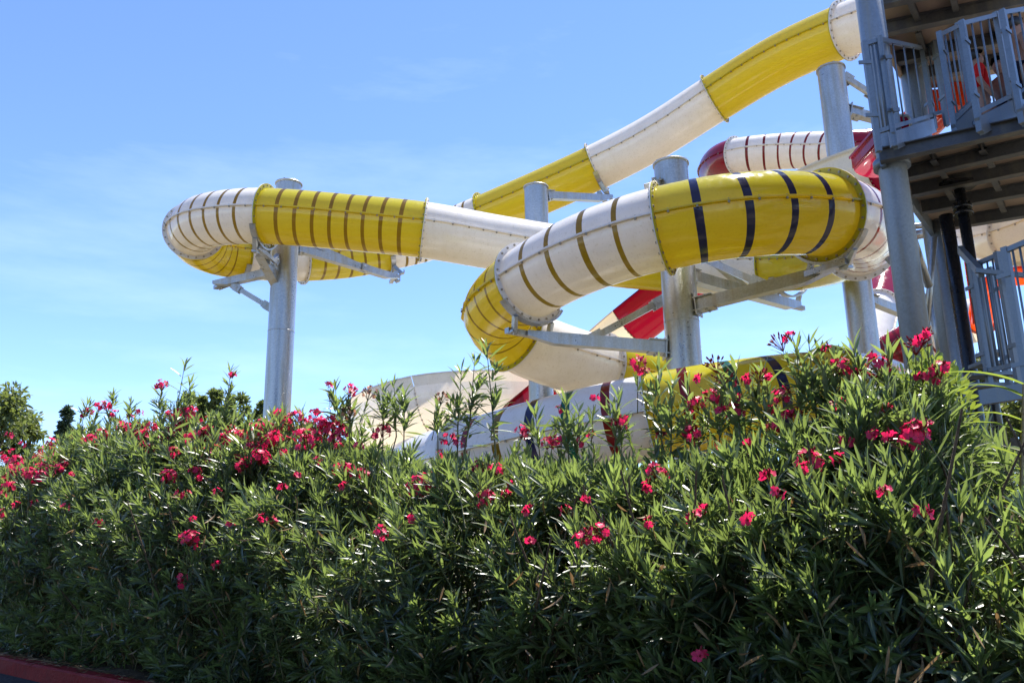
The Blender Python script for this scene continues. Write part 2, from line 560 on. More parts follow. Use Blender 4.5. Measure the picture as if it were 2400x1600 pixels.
def tube_section(path, i0, i1, rad, mat, parent, name, label, stripes=None, band_mats=None, margin=0.35, width=0.09):
    s0, s1 = path.s_at(i0) + 0.012, path.s_at(i1) - 0.012
    L = s1 - s0
    ring = list(np.linspace(s0, s1, max(3, int(L / 0.22))))
    bands = []
    if stripes:
        for k in range(stripes):
            c = s0 + margin + (L - 2 * margin) * ((k + 0.5) / stripes)
            bands.append((c - width / 2, c + width / 2, k))
        ring = [r for r in ring if not any(a - 0.02 < r < b + 0.02 for a, b, _ in bands)]
        for a, b, _ in bands:
            ring += [a, b]
        ring.sort()
    mb = MB()
    vs = []
    for s in ring:
        p, t, sd_, up = path.at(s)
        for a in ANG:
            vs.append(p + (sd_ * math.cos(a) + up * math.sin(a)) * rad)
    b0 = len(mb.v)
    mb.v += [tuple(v) for v in vs]
    for i in range(len(ring) - 1):
        mid = (ring[i] + ring[i + 1]) / 2
        bi = [k for a, b, k in bands if a < mid < b]
        for k in range(NA):
            k2 = (k + 1) % NA
            m = 0
            if bi and k not in GAPF:
                m = 2 + (bi[0] % len(band_mats))
            mb.f.append((b0 + i * NA + k, b0 + i * NA + k2, b0 + (i + 1) * NA + k2, b0 + (i + 1) * NA + k))
            mb.mi.append(m); mb.sm.append(True)
    # seam lips where the two half shells are bolted together
    for sgn in (1, -1):
        prev = None
        for s in np.linspace(s0, s1, max(3, int(L / 0.3))):
            p, t, sd_, up = path.at(s)
            q = [p + sd_ * (sgn * (rad - 0.01)) + up * 0.016, p + sd_ * (sgn * (rad + 0.062)) + up * 0.016,
                 p + sd_ * (sgn * (rad + 0.062)) - up * 0.016, p + sd_ * (sgn * (rad - 0.01)) - up * 0.016]
            if prev:
                mb.add(prev + q, [(0, 1, 5, 4), (1, 2, 6, 5), (2, 3, 7, 6)], 0)
            prev = q
        nb = max(2, int(L / 0.36))
        for k in range(nb):
            p, t, sd_, up = path.at(s0 + L * (k + 0.5) / nb)
            mb.bolt(p + sd_ * (sgn * (rad + 0.034)) - up * 0.014, -up, 0.020, 0.035, 1)
            mb.bolt(p + sd_ * (sgn * (rad + 0.034)) + up * 0.014, up, 0.016, 0.012, 1)
    o = mb.build(name, [mat, BOLT] + (band_mats or []), parent)
    if label:
        o['label'] = label
    return o


def flange(path, idx, rad, ma, mb_, parent, nb=24):
    p, t, sd_, up = path.at(path.s_at(idx))
    m = MB()
    N = 48
    for sgn, mi in ((-1, 0), (1, 1)):
        a = []
        for (rr, off) in ((rad - 0.012, 0.001), (rad + 0.105, 0.001), (rad + 0.105, 0.022), (rad - 0.004, 0.026)):
            for k in range(N):
                an = 2 * math.pi * k / N
                a.append(p + (sd_ * math.cos(an) + up * math.sin(an)) * rr + t * (sgn * off))
        fs = []
        for j in range(3):
            for k in range(N):
                k2 = (k + 1) % N
                f = (j * N + k, j * N + k2, (j + 1) * N + k2, (j + 1) * N + k)
                fs.append(f if sgn > 0 else f[::-1])
        m.add(a, fs, mi)
        for k in range(nb):
            an = 2 * math.pi * (k + 0.5) / nb
            m.bolt(p + (sd_ * math.cos(an) + up * math.sin(an)) * (rad + 0.058) + t * (sgn * 0.02), t * sgn, 0.022, 0.022, 2)
    return m.build('flange', [ma, mb_, BOLT], parent)


def trough_section(path, i0, i1, rad, side, mat, parent, name, label, lip=0.09, wall=0.012, lip_up=0.0):
    s0, s1 = path.s_at(i0) + 0.006, path.s_at(i1) - 0.006
    n = max(3, int((s1 - s0) / 0.25))
    mb = MB()
    prof = [(rad + lip, side + lip_up - 0.05), (rad + lip - 0.01, side + lip_up), (rad, side)]
    prof += [(rad * math.cos(a), rad * math.sin(a)) for a in np.linspace(0, -math.pi, 21)]
    prof += [(-rad, side), (-rad - lip + 0.01, side + lip_up), (-rad - lip, side + lip_up - 0.05)]
    M = len(prof)
    for i, s in enumerate(np.linspace(s0, s1, n)):
        p, t, sd_, up = path.at(s)
        for x, y in prof:
            mb.v.append(tuple(p + sd_ * x + up * y))
        if i:
            for k in range(M - 1):
                mb.f.append(((i - 1) * M + k, (i - 1) * M + k + 1, i * M + k + 1, i * M + k)); mb.mi.append(0)
                mb.sm.append(2 < k < M - 5)
    # joint collars at both ends
    for s in (s0, s1):
        p, t, sd_, up = path.at(s)
        e = [(x * 1.0, y) for x, y in prof[2:-2]]
        q = []
        for x, y in e:
            r_ = math.hypot(x, min(y, 0)) or 1
            k = (rad + 0.07) / rad
            q.append(p + sd_ * x + up * y - t * 0.0)
        for x, y in e:
            yy = y * (rad + 0.07) / rad if y < 0 else y
            q.append(p + sd_ * (x * (rad + 0.07) / rad) + up * yy)
        E_ = len(e)
        mb.add(q, [(j, j + 1, E_ + j + 1, E_ + j) for j in range(E_ - 1)], 0)
        for j in range(1, E_ - 1):
            x, y = e[j]
            c = p + (sd_ * x + up * y) * ((rad + 0.035) / rad)
            sg = 1 if s == s0 else -1
            mb.bolt(c + t * (0.0 * sg), t * sg, 0.018, 0.02, 1)
    o = mb.build(name, [mat, BOLT], parent)
    if label:
        o['label'] = label
    return o

# ------------------------------------------------------------------ the yellow and white tube slide
RT = 0.69
A = Path([(2170, 10, 20), (2060, 44, 20.8), (1985, 70, 21.5), (1825, 141, 23), (1675, 232, 24.2), (1533, 322, 24.8),
          (1396, 393, 25.2), (1265, 452, 25.8), (1135, 507, 26.5), (1060, 538, 26.9), (999, 562, 26.9), (908, 583, 26.5),
          (814, 600, 26), (706, 606, 25.2), (640, 604, 24.7), (568, 598, 24.1), (510, 588, 23.6), (468, 568, 22.9),
          (455, 541, 22.1), (478, 520, 21.4), (540, 509, 20.9), (622, 506, 20.6), (814, 521, 20.5), (993, 539, 20.4),
          (1147, 566, 20.8), (1310, 592, 21), (1450, 610, 21.2), (1600, 622, 21.3), (1700, 626, 21.2), (1795, 622, 20.8),
          (1880, 612, 20), (1960, 592, 18.6), (2010, 569, 17.2), (2020, 543, 16.0), (1995, 519, 14.9), (1932, 504, 14.1),
          (1800, 500, 13.6), (1680, 511, 13.5), (1553, 535, 13.7), (1468, 558, 14), (1393, 584, 14.3), (1327, 613, 14.7),
          (1240, 662, 15.4), (1188, 700, 16.0), (1166, 740, 16.6), (1208, 790, 17.1), (1313, 835, 17.5), (1407, 860, 18.4),
          (1560, 905, 19.2), (1750, 960, 20.0), (1950, 985, 19.5), (2075, 978, 18.2), (2112, 955, 16.4), (2060, 928, 14.6),
          (1945, 922, 13.5), (1750, 942, 13.1), (1530, 976, 13.3), (1300, 1024, 13.9), (1105, 1072, 15.0), (1000, 1095, 17),
          (950, 1105, 19.5)])
slide = thing('tube_slide', 'long twisting yellow and white enclosed tube slide with dark window bands, held by grey posts',
              'water slide', A.at(A.s_at(54))[0])
# boundary index, colour, label, bands
SEC = [(0, 2, WHITE, 'white tube section entering the stair tower', 0, None),
       (2, 4, YELLOW, 'plain yellow section curving down from the tower', 0, None),
       (4, 6, WHITE, 'plain white section high against the sky', 0, None),
       (6, 8, YELLOW, 'straight yellow section below the high white one', 0, None),
       (8, 11, WHITE, 'white section with brown bands at the back of the far loop', 9, [BROWN]),
       (11, 13, YELLOW, 'yellow section with brown bands at the back of the far loop', 5, [BROWN]),
       (13, 15, WHITE, 'short white section with brown bands behind the far post', 4, [BROWN]),
       (15, 18, YELLOW, 'yellow bend with thin brown bands at the far end of the loop', 5, [BROWN]),
       (18, 21, WHITE, 'white bend with brown bands at the far end of the loop', 6, [BROWN]),
       (21, 23, YELLOW, 'yellow section with eight brown bands in front of the far post', 8, [BROWN]),
       (23, 25, WHITE, 'plain white straight section', 0, None),
       (25, 27, YELLOW, 'yellow section seen from below behind the nearest post', 0, None),
       (27, 29, WHITE, 'plain white section under the near loop', 0, None),
       (29, 32, YELLOW, 'glossy yellow bend under the near loop', 0, None),
       (32, 35, WHITE, 'white bend with dark red bands beside the tower column', 5, [MAROON]),
       (35, 38, YELLOW, 'yellow section with navy bands', 4, [NAVY]),
       (38, 42, WHITE, 'white section with olive bands', 4, [OLIVE]),
       (42, 45, YELLOW, 'yellow bend with thin dark bands under the near loop', 5, [OLIVE]),
       (45, 47, WHITE, 'plain white section below the near loop', 0, None),
       (47, 50, YELLOW, 'yellow section low behind the nearest post', 0, None),
       (50, 54, WHITE, 'white bend low behind the flowers', 6, [NAVY]),
       (54, 56, YELLOW, 'low yellow section with coloured bands', 4, [OLIVE, NAVY, GREENB, MAROON]),
       (56, 58, WHITE, 'low white section with coloured bands', 5, [MAROON, GREENB, NAVY, OLIVE, MAROON]),
       (58, 60, WHITE, 'lowest white section running into the hedge', 0, None)]
WID = {21: 0.09, 18: 0.075, 15: 0.05, 42: 0.05, 32: 0.085, 50: 0.08, 54: 0.14, 56: 0.14, 38: 0.095, 35: 0.11}
for i0, i1, m, lab, nb, bm in SEC:
    tube_section(A, i0, i1, RT, m, slide, 'tube_section', lab, nb, bm,
                 margin=0.25, width=WID.get(i0, 0.085))
for k in range(len(SEC) - 1):
    flange(A, SEC[k][1], RT, SEC[k][2], SEC[k + 1][2], slide)
# end flange at the tower
# ------------------------------------------------------------------ the red and white tube slide behind
C = Path([(2160, 345, 29), (2050, 347, 30), (1978, 351, 30.6), (1850, 354, 32), (1722, 366, 33), (1683, 384, 34.4),
          (1680, 410, 36.2), (1730, 440, 38), (1850, 470, 39), (2000, 520, 38), (2080, 600, 35), (2060, 720, 31),
          (2040, 860, 28), (2085, 835, 27.4), (2150, 798, 27), (2200, 775, 26.6), (2290, 748, 26)])
slide2 = thing('tube_slide', 'red and white enclosed tube slide looping in the distance behind the yellow slide', 'water slide',
               C.at(C.s_at(4))[0])
SEC2 = [(0, 2, RED, 'red section near the tower', 0, None), (2, 4, WHITE, 'white section with dark red bands', 6, [MAROON]),
        (4, 7, RED, 'glossy red bend with faint bands', 4, [MAROON]), (7, 9, WHITE, None, 4, [MAROON]), (9, 11, RED, None, 0, None),
        (11, 12.6, WHITE, None, 0, None), (12.6, 14, RED, 'low red section behind the tower columns', 3, [MAROON]),
        (14, 16, WHITE, 'low white section with dark red bands', 5, [MAROON])]
for i0, i1, m, lab, nb, bm in SEC2:
    tube_section(C, i0, i1, RT, m, slide2, 'tube_section', lab, nb, bm, margin=0.3, width=0.09)
for k in range(len(SEC2) - 1):
    flange(C, SEC2[k][1], RT, SEC2[k][2], SEC2[k + 1][2], slide2)

# ------------------------------------------------------------------ cream bend seen behind the lower stairs
E_ = Path([(2520, 470, 18), (2460, 520, 18.6), (2385, 545, 19.4), (2330, 548, 20.4), (2296, 540, 21.6), (2330, 515, 23.5),
           (2450, 470, 25)])
slide3 = thing('tube_slide', 'cream coloured tube bend with bolted flanges showing behind the lower stair railing', 'water slide',
               E_.at(E_.s_at(2))[0])
for i0, i1, lab in ((0, 2, None), (2, 4, None), (4, 6, None)):
    tube_section(E_, i0, i1, RT, CREAM, slide3, 'tube_section', lab)
for k in (2, 4):
    flange(E_, k, RT, CREAM, CREAM, slide3)

# ------------------------------------------------------------------ open red and cream flume
B_ = Path([(2150, 372, 18.4), (2085, 382, 18.9), (2035, 398, 19.3), (1950, 428, 20), (1851, 476, 20.9), (1700, 588, 22.2), (1474, 762, 23.4),
           (1330, 890, 24.2), (1187, 1005, 25), (1080, 1085, 25.6)])
flume = thing('open_flume', 'open trough slide of alternating crimson and cream sections running down from the tower', 'water slide',
              B_.at(B_.s_at(6))[0])
for i0, i1, m, lab in ((0, 1.35, CRIMSON, 'crimson start beside the tower column'), (1.35, 4.75, CREAM, 'cream upper section'),
                       (4.75, 6, RED, 'crimson middle section'), (6, 7.1, CREAM, 'cream lower section'), (7.1, 9, RED, 'crimson lowest section')):
    trough_section(B_, i0, i1, 0.72, 0.28, m, flume, 'trough_section', lab)

D_ = Path([(1330, 968, 27.2), (1262, 932, 25.9), (1170, 924, 25.2), (1080, 926, 24.9), (1000, 936, 24.9), (932, 960, 25.3), (890, 992, 26.4),
           (885, 1025, 28), (930, 1060, 30)])
flume2 = thing('open_flume', 'white banked open trough slide with a rolled rim curving low behind the hedge', 'water slide',
               D_.at(D_.s_at(3))[0])
for i0, i1 in ((0, 1.2), (1.2, 4), (4, 6), (6, 8)):
    trough_section(D_, i0, i1, 1.0, 0.22, WHITE, flume2, 'trough_section', None, lip=0.15, lip_up=0.30)


# ------------------------------------------------------------------ galvanised support posts with bracket arms
def post(px, py, d, r, label, name='support_post', zb=0.0):
    top = P(px, py, d)
    base = Vector((top.x, top.y, zb))
    t = thing(name, label, 'support post', base, 'galvanised posts carrying the slides')
    m = MB()
    H = top.z - zb
    m.tube([base, base + Vector((0, 0, H))], r, 40, 0, False)
    m.tube([base + Vector((0, 0, H * 0.62)), base + Vector((0, 0, H * 0.62 + 0.012))], r + 0.006, 40, 0, True)
    m.build('pole', GALV, t)
    c = MB()
    c.tube([top + Vector((0, 0, -0.02)), top + Vector((0, 0, 0.015))], r + 0.028, 40, 0, True)
    c.box(top + Vector((0, 0, 0.045)), Vector((0.1, 0, 0)), Vector((0, 0.02, 0)), Vector((0, 0, 0.04)))
    for k in range(6):
        a = k * math.pi / 3 + 0.4
        c.bolt(top + Vector((math.cos(a) * (r - 0.02), math.sin(a) * (r - 0.02), 0.012)), Vector((0, 0, 1)), 0.03, 0.03)
    c.build('cap', GALV, t)
    b = MB()
    b.tube([base, base + Vector((0, 0, 0.04))], r + 0.22, 32)
    b.build('base_plate', GALV, t)
    return t


def arm(t, a, b, w, h, name='arm', taper=True, plates=True, axis=None):
    a = P(*a); b = P(*b)
    if axis is not None:                       # start on the surface of the pole
        ax = Vector((t.location.x, t.location.y, a.z))
        dr = (b - ax); dr.z = 0; dr.normalize()
        a = ax + dr * (axis * 0.98)
    m = MB()
    u = Vector((0, 0, 1))
    T = (b - a).normalized(); L = (b - a).length
    if taper:
        e = b - T * min(0.5, L * 0.25)
        m.bar(a, e, w, h)
        s = T.cross(u).normalized(); v = s.cross(T)
        q = []
        for k, hh in ((e, h), (b, h * 0.45)):
            topo = v * (h / 2)
            q += [k + s * (w / 2) + topo, k - s * (w / 2) + topo, k - s * (w / 2) + topo - v * hh, k + s * (w / 2) + topo - v * hh]
        m.add(q, [(0, 1, 5, 4), (1, 2, 6, 5), (2, 3, 7, 6), (3, 0, 4, 7), (4, 5, 6, 7)])
    else:
        m.bar(a, b, w, h)
    if plates:
        s = T.cross(u).normalized(); v = s.cross(T)
        for k in (-1, 1):
            m.box(a + T * 0.14 + v * (k * (h / 2 + 0.012)), T * 0.2, s * (w * 0.75), v * 0.010)
            for j in (-1, 1):
                m.bolt(a + T * 0.2 + v * (k * (h / 2 + 0.02)) + s * (j * w * 0.4), v * k, 0.024, 0.03)
        m.box(a + T * 0.02, T * 0.012, s * (w * 0.8), v * (h * 0.95))
    return m.build(name, GALV, t)


def strut(t, a, b, r=0.075, name='brace'):
    a = P(*a); b = P(*b)
    m = MB()
    T = (b - a).normalized()
    s = T.cross(Vector((0, 0, 1))).normalized(); v = s.cross(T)
    m.bar(a + T * 0.1, b - T * 0.1, r * 1.7, r * 1.7)
    for c, sg in ((a, 1), (b, -1)):
        m.box(c + T * (sg * 0.06), T * 0.14, s * (r * 1.25), v * 0.014)
        for k in (-1, 1):
            m.box(c + T * (sg * 0.1) + s * (k * r * 1.15), T * 0.13, s * 0.012, v * (r * 1.35))
        m.tube([c + T * (sg * 0.12) - s * (r * 1.6), c + T * (sg * 0.12) + s * (r * 1.6)], 0.035, 10)
    return m.build(name, GALV, t)


def saddle(t, path, idx, base, rad=RT, span=55, leg=0.4):
    """curved cradle under a flange with two legs down to the arm end"""
    p, tg, sd_, up = path.at(path.s_at(idx))
    base = P(*base)
    m = MB()
    prev = None
    for a in np.linspace(-90 - span, -90 + span, 15):
        c = math.cos(R(a)); s = math.sin(R(a))
        d_ = sd_ * c + up * s
        q = [p + d_ * (rad + 0.108) - tg * 0.07, p + d_ * (rad + 0.108) + tg * 0.07,
             p + d_ * (rad + 0.155) + tg * 0.07, p + d_ * (rad + 0.155) - tg * 0.07]
        if prev:
            m.add(prev + q, [(0, 1, 5, 4), (1, 2, 6, 5), (2, 3, 7, 6), (3, 0, 4, 7)])
        prev = q
    for k in (-1, 1):
        a = R(-90 + k * 30)
        tp = p + (sd_ * math.cos(a) + up * math.sin(a)) * (rad + 0.15)
        ft = Vector((base.x + (tp.x - p.x) * 0.95, base.y + (tp.y - p.y) * 0.95, base.z))
        ft.z = min(base.z, tp.z - 0.25)
        m.bar(tp, ft, 0.11, 0.07, up=sd_)
        m.box(ft + Vector((0, 0, 0.02)), sd_ * 0.09, tg * 0.07, up * 0.02)
        m.bolt(ft + Vector((0, 0, 0.1)) - tg * 0.05, -tg, 0.028, 0.03)
    m.bar(Vector((base.x + (sd_ * 0.5).x, base.y + (sd_ * 0.5).y, base.z)), Vector((base.x - (sd_ * 0.5).x, base.y - (sd_ * 0.5).y, base.z)), 0.12, 0.10)
    return m.build('saddle', GALV, t)


p1 = post(677, 432, 22.5, 0.335, 'tall grey post standing alone under the far left loop of the yellow slide')
arm(p1, (700, 582, 22.4), (933, 653, 25.6), 0.2, 0.2, axis=0.335)
saddle(p1, A, 11.05, (922, 650, 26.2))
strut(p1, (690, 555, 22.4), (858, 630, 24.4))
arm(p1, (626, 645, 22.3), (503, 668, 22.6), 0.2, 0.2, axis=0.335)
saddle(p1, A, 15.1, (520, 664, 23.6))
strut(p1, (634, 722, 22.25), (548, 670, 22.4))
arm(p1, (667, 700, 22.1), (611, 595, 20.9), 0.24, 0.22, name='front_arm', taper=False)
strut(p1, (668, 582, 22.2), (640, 614, 21.3))
saddle(p1, A, 21, (622, 596, 20.7))

p2 = post(1572, 386, 16.3, 0.325, 'stout grey post with bracket arms in the middle of the near loop')
arm(p2, (1560, 838, 16.2), (1236, 789, 15.4), 0.2, 0.22, axis=0.325)
saddle(p2, A, 42, (1238, 783, 15.45))
strut(p2, (1552, 704, 16.2), (1385, 795, 15.75))
arm(p2, (1611, 743, 16.2), (1955, 634, 14.2), 0.2, 0.22, axis=0.325)
saddle(p2, A, 35, (1925, 632, 14.15))
arm(p2, (1629, 665, 16.5), (1869, 719, 20.2), 0.22, 0.22, axis=0.325)
saddle(p2, A, 29.65, (1852, 716, 20.25))
strut(p2, (1612, 590, 16.2), (1788, 668, 15.2))
strut(p2, (1625, 570, 16.5), (1762, 690, 18.6))
arm(p2, (1545, 432, 16.2), (1520, 440, 15.2), 0.16, 0.16, name='upper_bracket', taper=False)

p3 = post(1256, 440, 22.6, 0.315, 'grey post with one side arm behind the white straight of the yellow slide')
arm(p3, (1284, 459, 22.8), (1432, 466, 24.9), 0.2, 0.2, axis=0.315)
saddle(p3, A, 6, (1414, 466, 25.0))

p4 = post(1947, 164, 21.2, 0.33, 'tall bare grey post reaching above the red slide near the tower')
strut(p4, (1978, 180, 21.2), (2050, 226, 21.0))
arm(p4, (1987, 273, 21.2), (2075, 284, 21.0), 0.2, 0.2, axis=0.33)
arm(p4, (2047, 729, 21.0), (2205, 768, 21.6), 0.2, 0.2, name='lower_arm', axis=0.33, taper=False)

# ------------------------------------------------------------------ stair tower
tower = thing('stair_tower', 'grey steel slide tower with stairs, barred railings and tan deck undersides at the right edge', 'tower',
              Vector((6, 10.5, 0)))


def column(px0, py0, d, r, mat, name='column', px1=None, z0=0.0, label=None, flange_top=False, full=False):
    top = P(px0, py0, d)
    if full:
        top.z = 11.5
    m = MB()
    m.tube([Vector((top.x, top.y, z0)), top], r, 28)
    if flange_top:
        m.tube([top - Vector((0, 0, 0.34)), top - Vector((0, 0, 0.30))], r * 1.7, 24)
        m.tube([top - Vector((0, 0, 0.42)), top - Vector((0, 0, 0.38))], r * 1.7, 24)
        m.box(top, Vector((0.24, 0, 0)), Vector((0, 0.17, 0)), Vector((0, 0, 0.015)))
        for k in range(8):
            a = k * math.pi / 4
            m.bolt(top + Vector((math.cos(a) * r * 1.4, math.sin(a) * r * 1.4, -0.30)), Vector((0, 0, 1)), 0.02, 0.04)
    o = m.build(name, mat, tower)
    if label:
        o['label'] = label
    return o


column(2031, -40, 10.7, 0.160, GALV_SHADE, full=True, label='big round galvanised column at the tower corner')
column(2217, 505, 11.2, 0.088, BLACKP, 'black_pipe', label='thick black pipe')
column(2247, 432, 10.7, 0.066, BLACKP, 'drain_pipe', label='slim black pipe with bolted flange', flange_top=True)
column(2198, 520, 12.2, 0.105, GALV_SHADE)
column(2176, 470, 14.4, 0.100, GALV_SHADE)
column(2120, 70, 13.2, 0.16, GALV_SHADE, full=True)
column(2420, 300, 12.5, 0.12, GALV_SHADE, full=True)


def tube_part(name, a, b, r, mat=GALV):
    m = MB(); m.tube([P(*a), P(*b)], r, 14); return m.build(name, mat, tower)


tube_part('brace', (2128, 530, 10.8), (2176, 668, 11.6), 0.058)
tube_part('brace', (2190, 555, 11.8), (2166, 830, 11.8), 0.045)
tube_part('brace', (2184, 704, 12.4), (2215, 880, 12.4), 0.062)
tube_part('brace', (2078, 604, 14), (2185, 715, 14), 0.05)
tube_part('brace', (2120, 532, 14.2), (2180, 528, 14.2), 0.05)
tube_part('brace', (2120, 556, 14.2), (2180, 545, 14.2), 0.08)


def slab(name, pts, z, th, mat, label=None):
    q = [onz(x, y, z) for x, y in pts]
    n = len(q)
    m = MB()
    m.add(q + [p + Vector((0, 0, th)) for p in q],
          [tuple(range(n)), tuple(range(2 * n - 1, n - 1, -1))] + [(i, n + i, n + (i + 1) % n, (i + 1) % n) for i in range(n)])
    o = m.build(name, mat, tower)
    if label:
        o['label'] = label
    return o


Z1 = 5.75
lower = slab('landing', [(2066, 366), (2200, 326), (2420, 286), (2425, -60), (2215, -430), (3100, -430), (3100, 474), (2404, 499), (2254, 528), (2180, 530), (2128, 440)], Z1, 0.05, PLATE,
             'lower landing with tan underside')  # near wing outside the frame added to shade the hedge's right end


def beams(parent, z, lines, h, w):
    for a, b in lines:
        m = MB()
        m.channel(onz(*a, z - h / 2 - 0.004), onz(*b, z - h / 2 - 0.004), w, h)
        m.build('beam', BEAM, parent)


beams(lower, Z1, [((2062, 366), (2420, 288)), ((2108, 410), (2420, 338)), ((2136, 447), (2420, 388)), ((2160, 487), (2420, 440)), ((2190, 530), (2420, 492))], 0.17, 0.12)
beams(lower, Z1, [((2185, 368), (2215, 410)), ((2300, 345), (2325, 385)), ((2210, 425), (2232, 462)), ((2320, 402), (2340, 440)), ((2235, 470), (2250, 505)), ((2334, 450), (2352, 490))], 0.10, 0.07)
m = MB(); m.bar(onz(2066, 366, Z1 - 0.07), onz(2186, 536, Z1 - 0.07), 0.06, 0.26); m.build('stringer', GALVP, tower)

Z2 = 8.5
upper = slab('landing', [(2040, -80), (2066, 84), (2138, 212), (2290, 196), (2302, 180), (2420, 158), (2540, 130), (2540, -80)], Z2, 0.05, PLATE,
             'upper landing with tan underside')
beams(upper, Z2, [((2066, 70), (2540, -30)), ((2040, 8), (2400, -70)), ((2100, 138), (2540, 55)), ((2135, 180), (2420, 128))], 0.2, 0.13)
beams(upper, Z2, [((2126, -15), (2150, 42)), ((2228, -30), (2240, 20)), ((2150, 70), (2165, 118)), ((2250, 55), (2262, 95)), ((2330, 40), (2345, 85))], 0.12, 0.08)
m = MB(); m.bar(onz(2066, 84, Z2 - 0.09), onz(2142, 218, Z2 - 0.09), 0.06, 0.3); m.build('stringer', PLATE, tower)

RH = 1.12
# unseen top deck added above the frame to shade the stairs and column
shade_deck = slab('landing', [(1790, -640), (1860, -120), (2018, -60), (2078, 30), (2310, 40), (2600, 0), (2600, -640)], 11.5, 0.06, PLATE)
beams(shade_deck, 11.5, [((2030, -120), (2500, -150)), ((2070, 0), (2560, -30))], 0.2, 0.13)


def panel(tl, tr, hl, hr, bars, name='railing_panel', H=RH, foot=0.24, mat=GALVP, mid=False):
    a = P(tl[0], tl[1], H * F / hl); b = P(tr[0], tr[1], H * F / hr)
    up = Vector((0, 0, 1))
    m = MB()
    hv = Vector((b.x - a.x, b.y - a.y, 0)); L = hv.length; hv.normalize()
    m.bar(a, b, 0.045, 0.05)
    m.bar(a - up * H, b - up * H, 0.045, 0.05)
    for p in (a, b):
        m.box(p - up * ((H + foot) / 2 - 0.02), hv * 0.03, hv.cross(up) * 0.03, up * ((H + foot) / 2 + 0.018))
    for k in range(bars):
        q = a.lerp(b, (k + 1) / (bars + 1))
        m.tube([q - up * 0.02, q - up * (H - 0.02)], 0.011, 8)
    for p, sg in ((a, 1), (b, -1)):
        for z in (0.25, H - 0.2):
            m.box(p - up * z - hv * (sg * 0.035) + hv.cross(up) * 0.036, hv * 0.07, hv.cross(up) * 0.008, up * 0.022)
    return m.build(name, mat, tower), a, b


pa, a1, b1 = panel((2062, 93), (2160, 113), 226, 174, 3)
panel((2162, 113), (2189, 102), 172, 176, 1)
_, a2, b2 = panel((2202, 82), (2245, 61), 219, 200, 3)
_, a3, b3 = panel((2255, 56), (2334, 36), 230, 211, 3)
_, a4, b4 = panel((2350, 31), (2440, 15), 235, 215, 4)
panel((2026, 105), (2060, 94), 226, 226, 3)
# toe boards and tread undersides that carry the panels
for a, b in ((a1, b1), (a2, b2), (a3, b3), (a4, b4)):
    m = MB()
    up = Vector((0, 0, 1))
    m.bar(a - up * (RH + 0.17), b - up * (RH + 0.17), 0.05, 0.2)
    m.build('stringer', GALVP, tower)
for k, (x, y, d) in enumerate(((2240, 330, 11.4), (2300, 318, 11.4), (2380, 300, 11.0), (2440, 285, 10.8))):
    c = P(x, y, d)
    c.z = 6.25 + 0.17 * k
    m = MB(); m.box(c, Vector((0.34, 0, 0)), Vector((0, 1.0, 0)), Vector((0, 0, 0.025))); m.build('tread', GALVP, tower)
# lower flight
panel((2276, 624), (2338, 598), 250, 262, 4, H=1.25)
panel((2356, 588), (2440, 552), 318, 330, 4, H=1.35)
panel((2292, 640), (2322, 634), 246, 250, 2, H=1.25)
m = MB(); m.bar(P(2286, 634, 9.2), P(2420, 647, 9.0), 0.05, 0.05); m.build('handrail', GALVP, tower)
m = MB(); m.bar(P(2300, 932, 9.0), P(2430, 912, 8.6), 0.1, 0.16); m.build('stringer', GALVP, tower)
m = MB(); m.bar(P(2250, 585, 10.6), P(2300, 640, 9.2), 0.06, 0.1); m.build('stringer', GALVP, tower)
for k in range(4):
    c = P(2345 + 14 * k, 905 - 26 * k, 9.2 + 0.3 * k)
    m = MB(); m.box(c, Vector((0.45, 0, 0)), Vector((0, 0.14, 0)), Vector((0, 0, 0.02))); m.build('tread', GALVP, tower)
# flanged bracket where the corner column meets the landing
m = MB(); q_ = P(2031, -40, 10.7); c = Vector((q_.x, q_.y, Z1 - 0.12))
m.tube([c - Vector((0, 0, 0.04)), c + Vector((0, 0, 0.06))], 0.21, 28); m.build('column_collar', GALVP, tower)

# moulded start tubs of further slides inside the tower
def tub(name, label, px, py, d, w_, h_, dep, mat, cat='slide start'):
    c = P(px, py, d)
    m = MB()
    n = 24
    for i in range(2):
        for k in range(n + 1):
            a = math.pi * (1 + k / n)
            m.v.append(tuple(c + Vector((math.cos(a) * w_ / 2, i * dep, math.sin(a) * h_ * 0.5))))
    for k in range(n):
        m.f.append((k, k + 1, n + 1 + k + 1, n + 1 + k)); m.mi.append(0); m.sm.append(True)
    for sx in (-1, 1):
        m.box(c + Vector((sx * w_ / 2, dep / 2, h_ * 0.25)), Vector((0.02, 0, 0)), Vector((0, dep / 2, 0)), Vector((0, 0, h_ * 0.25)))
        m.box(c + Vector((sx * w_ / 2, dep / 2, h_ * 0.5 + 0.02)), Vector((0.06, 0, 0)), Vector((0, dep / 2, 0)), Vector((0, 0, 0.02)))
    m.f.append(tuple(len(m.v) - len(m.v) + k for k in range(n + 1))); m.mi.append(0); m.sm.append(False)
    m.box(c + Vector((0, -0.02, h_ * 0.25)), Vector((w_ / 2, 0, 0)), Vector((0, 0.02, 0)), Vector((0, 0, h_ * 0.25)))
    o = m.build(name, mat, None, c)
    o['label'] = label; o['category'] = cat
    return o


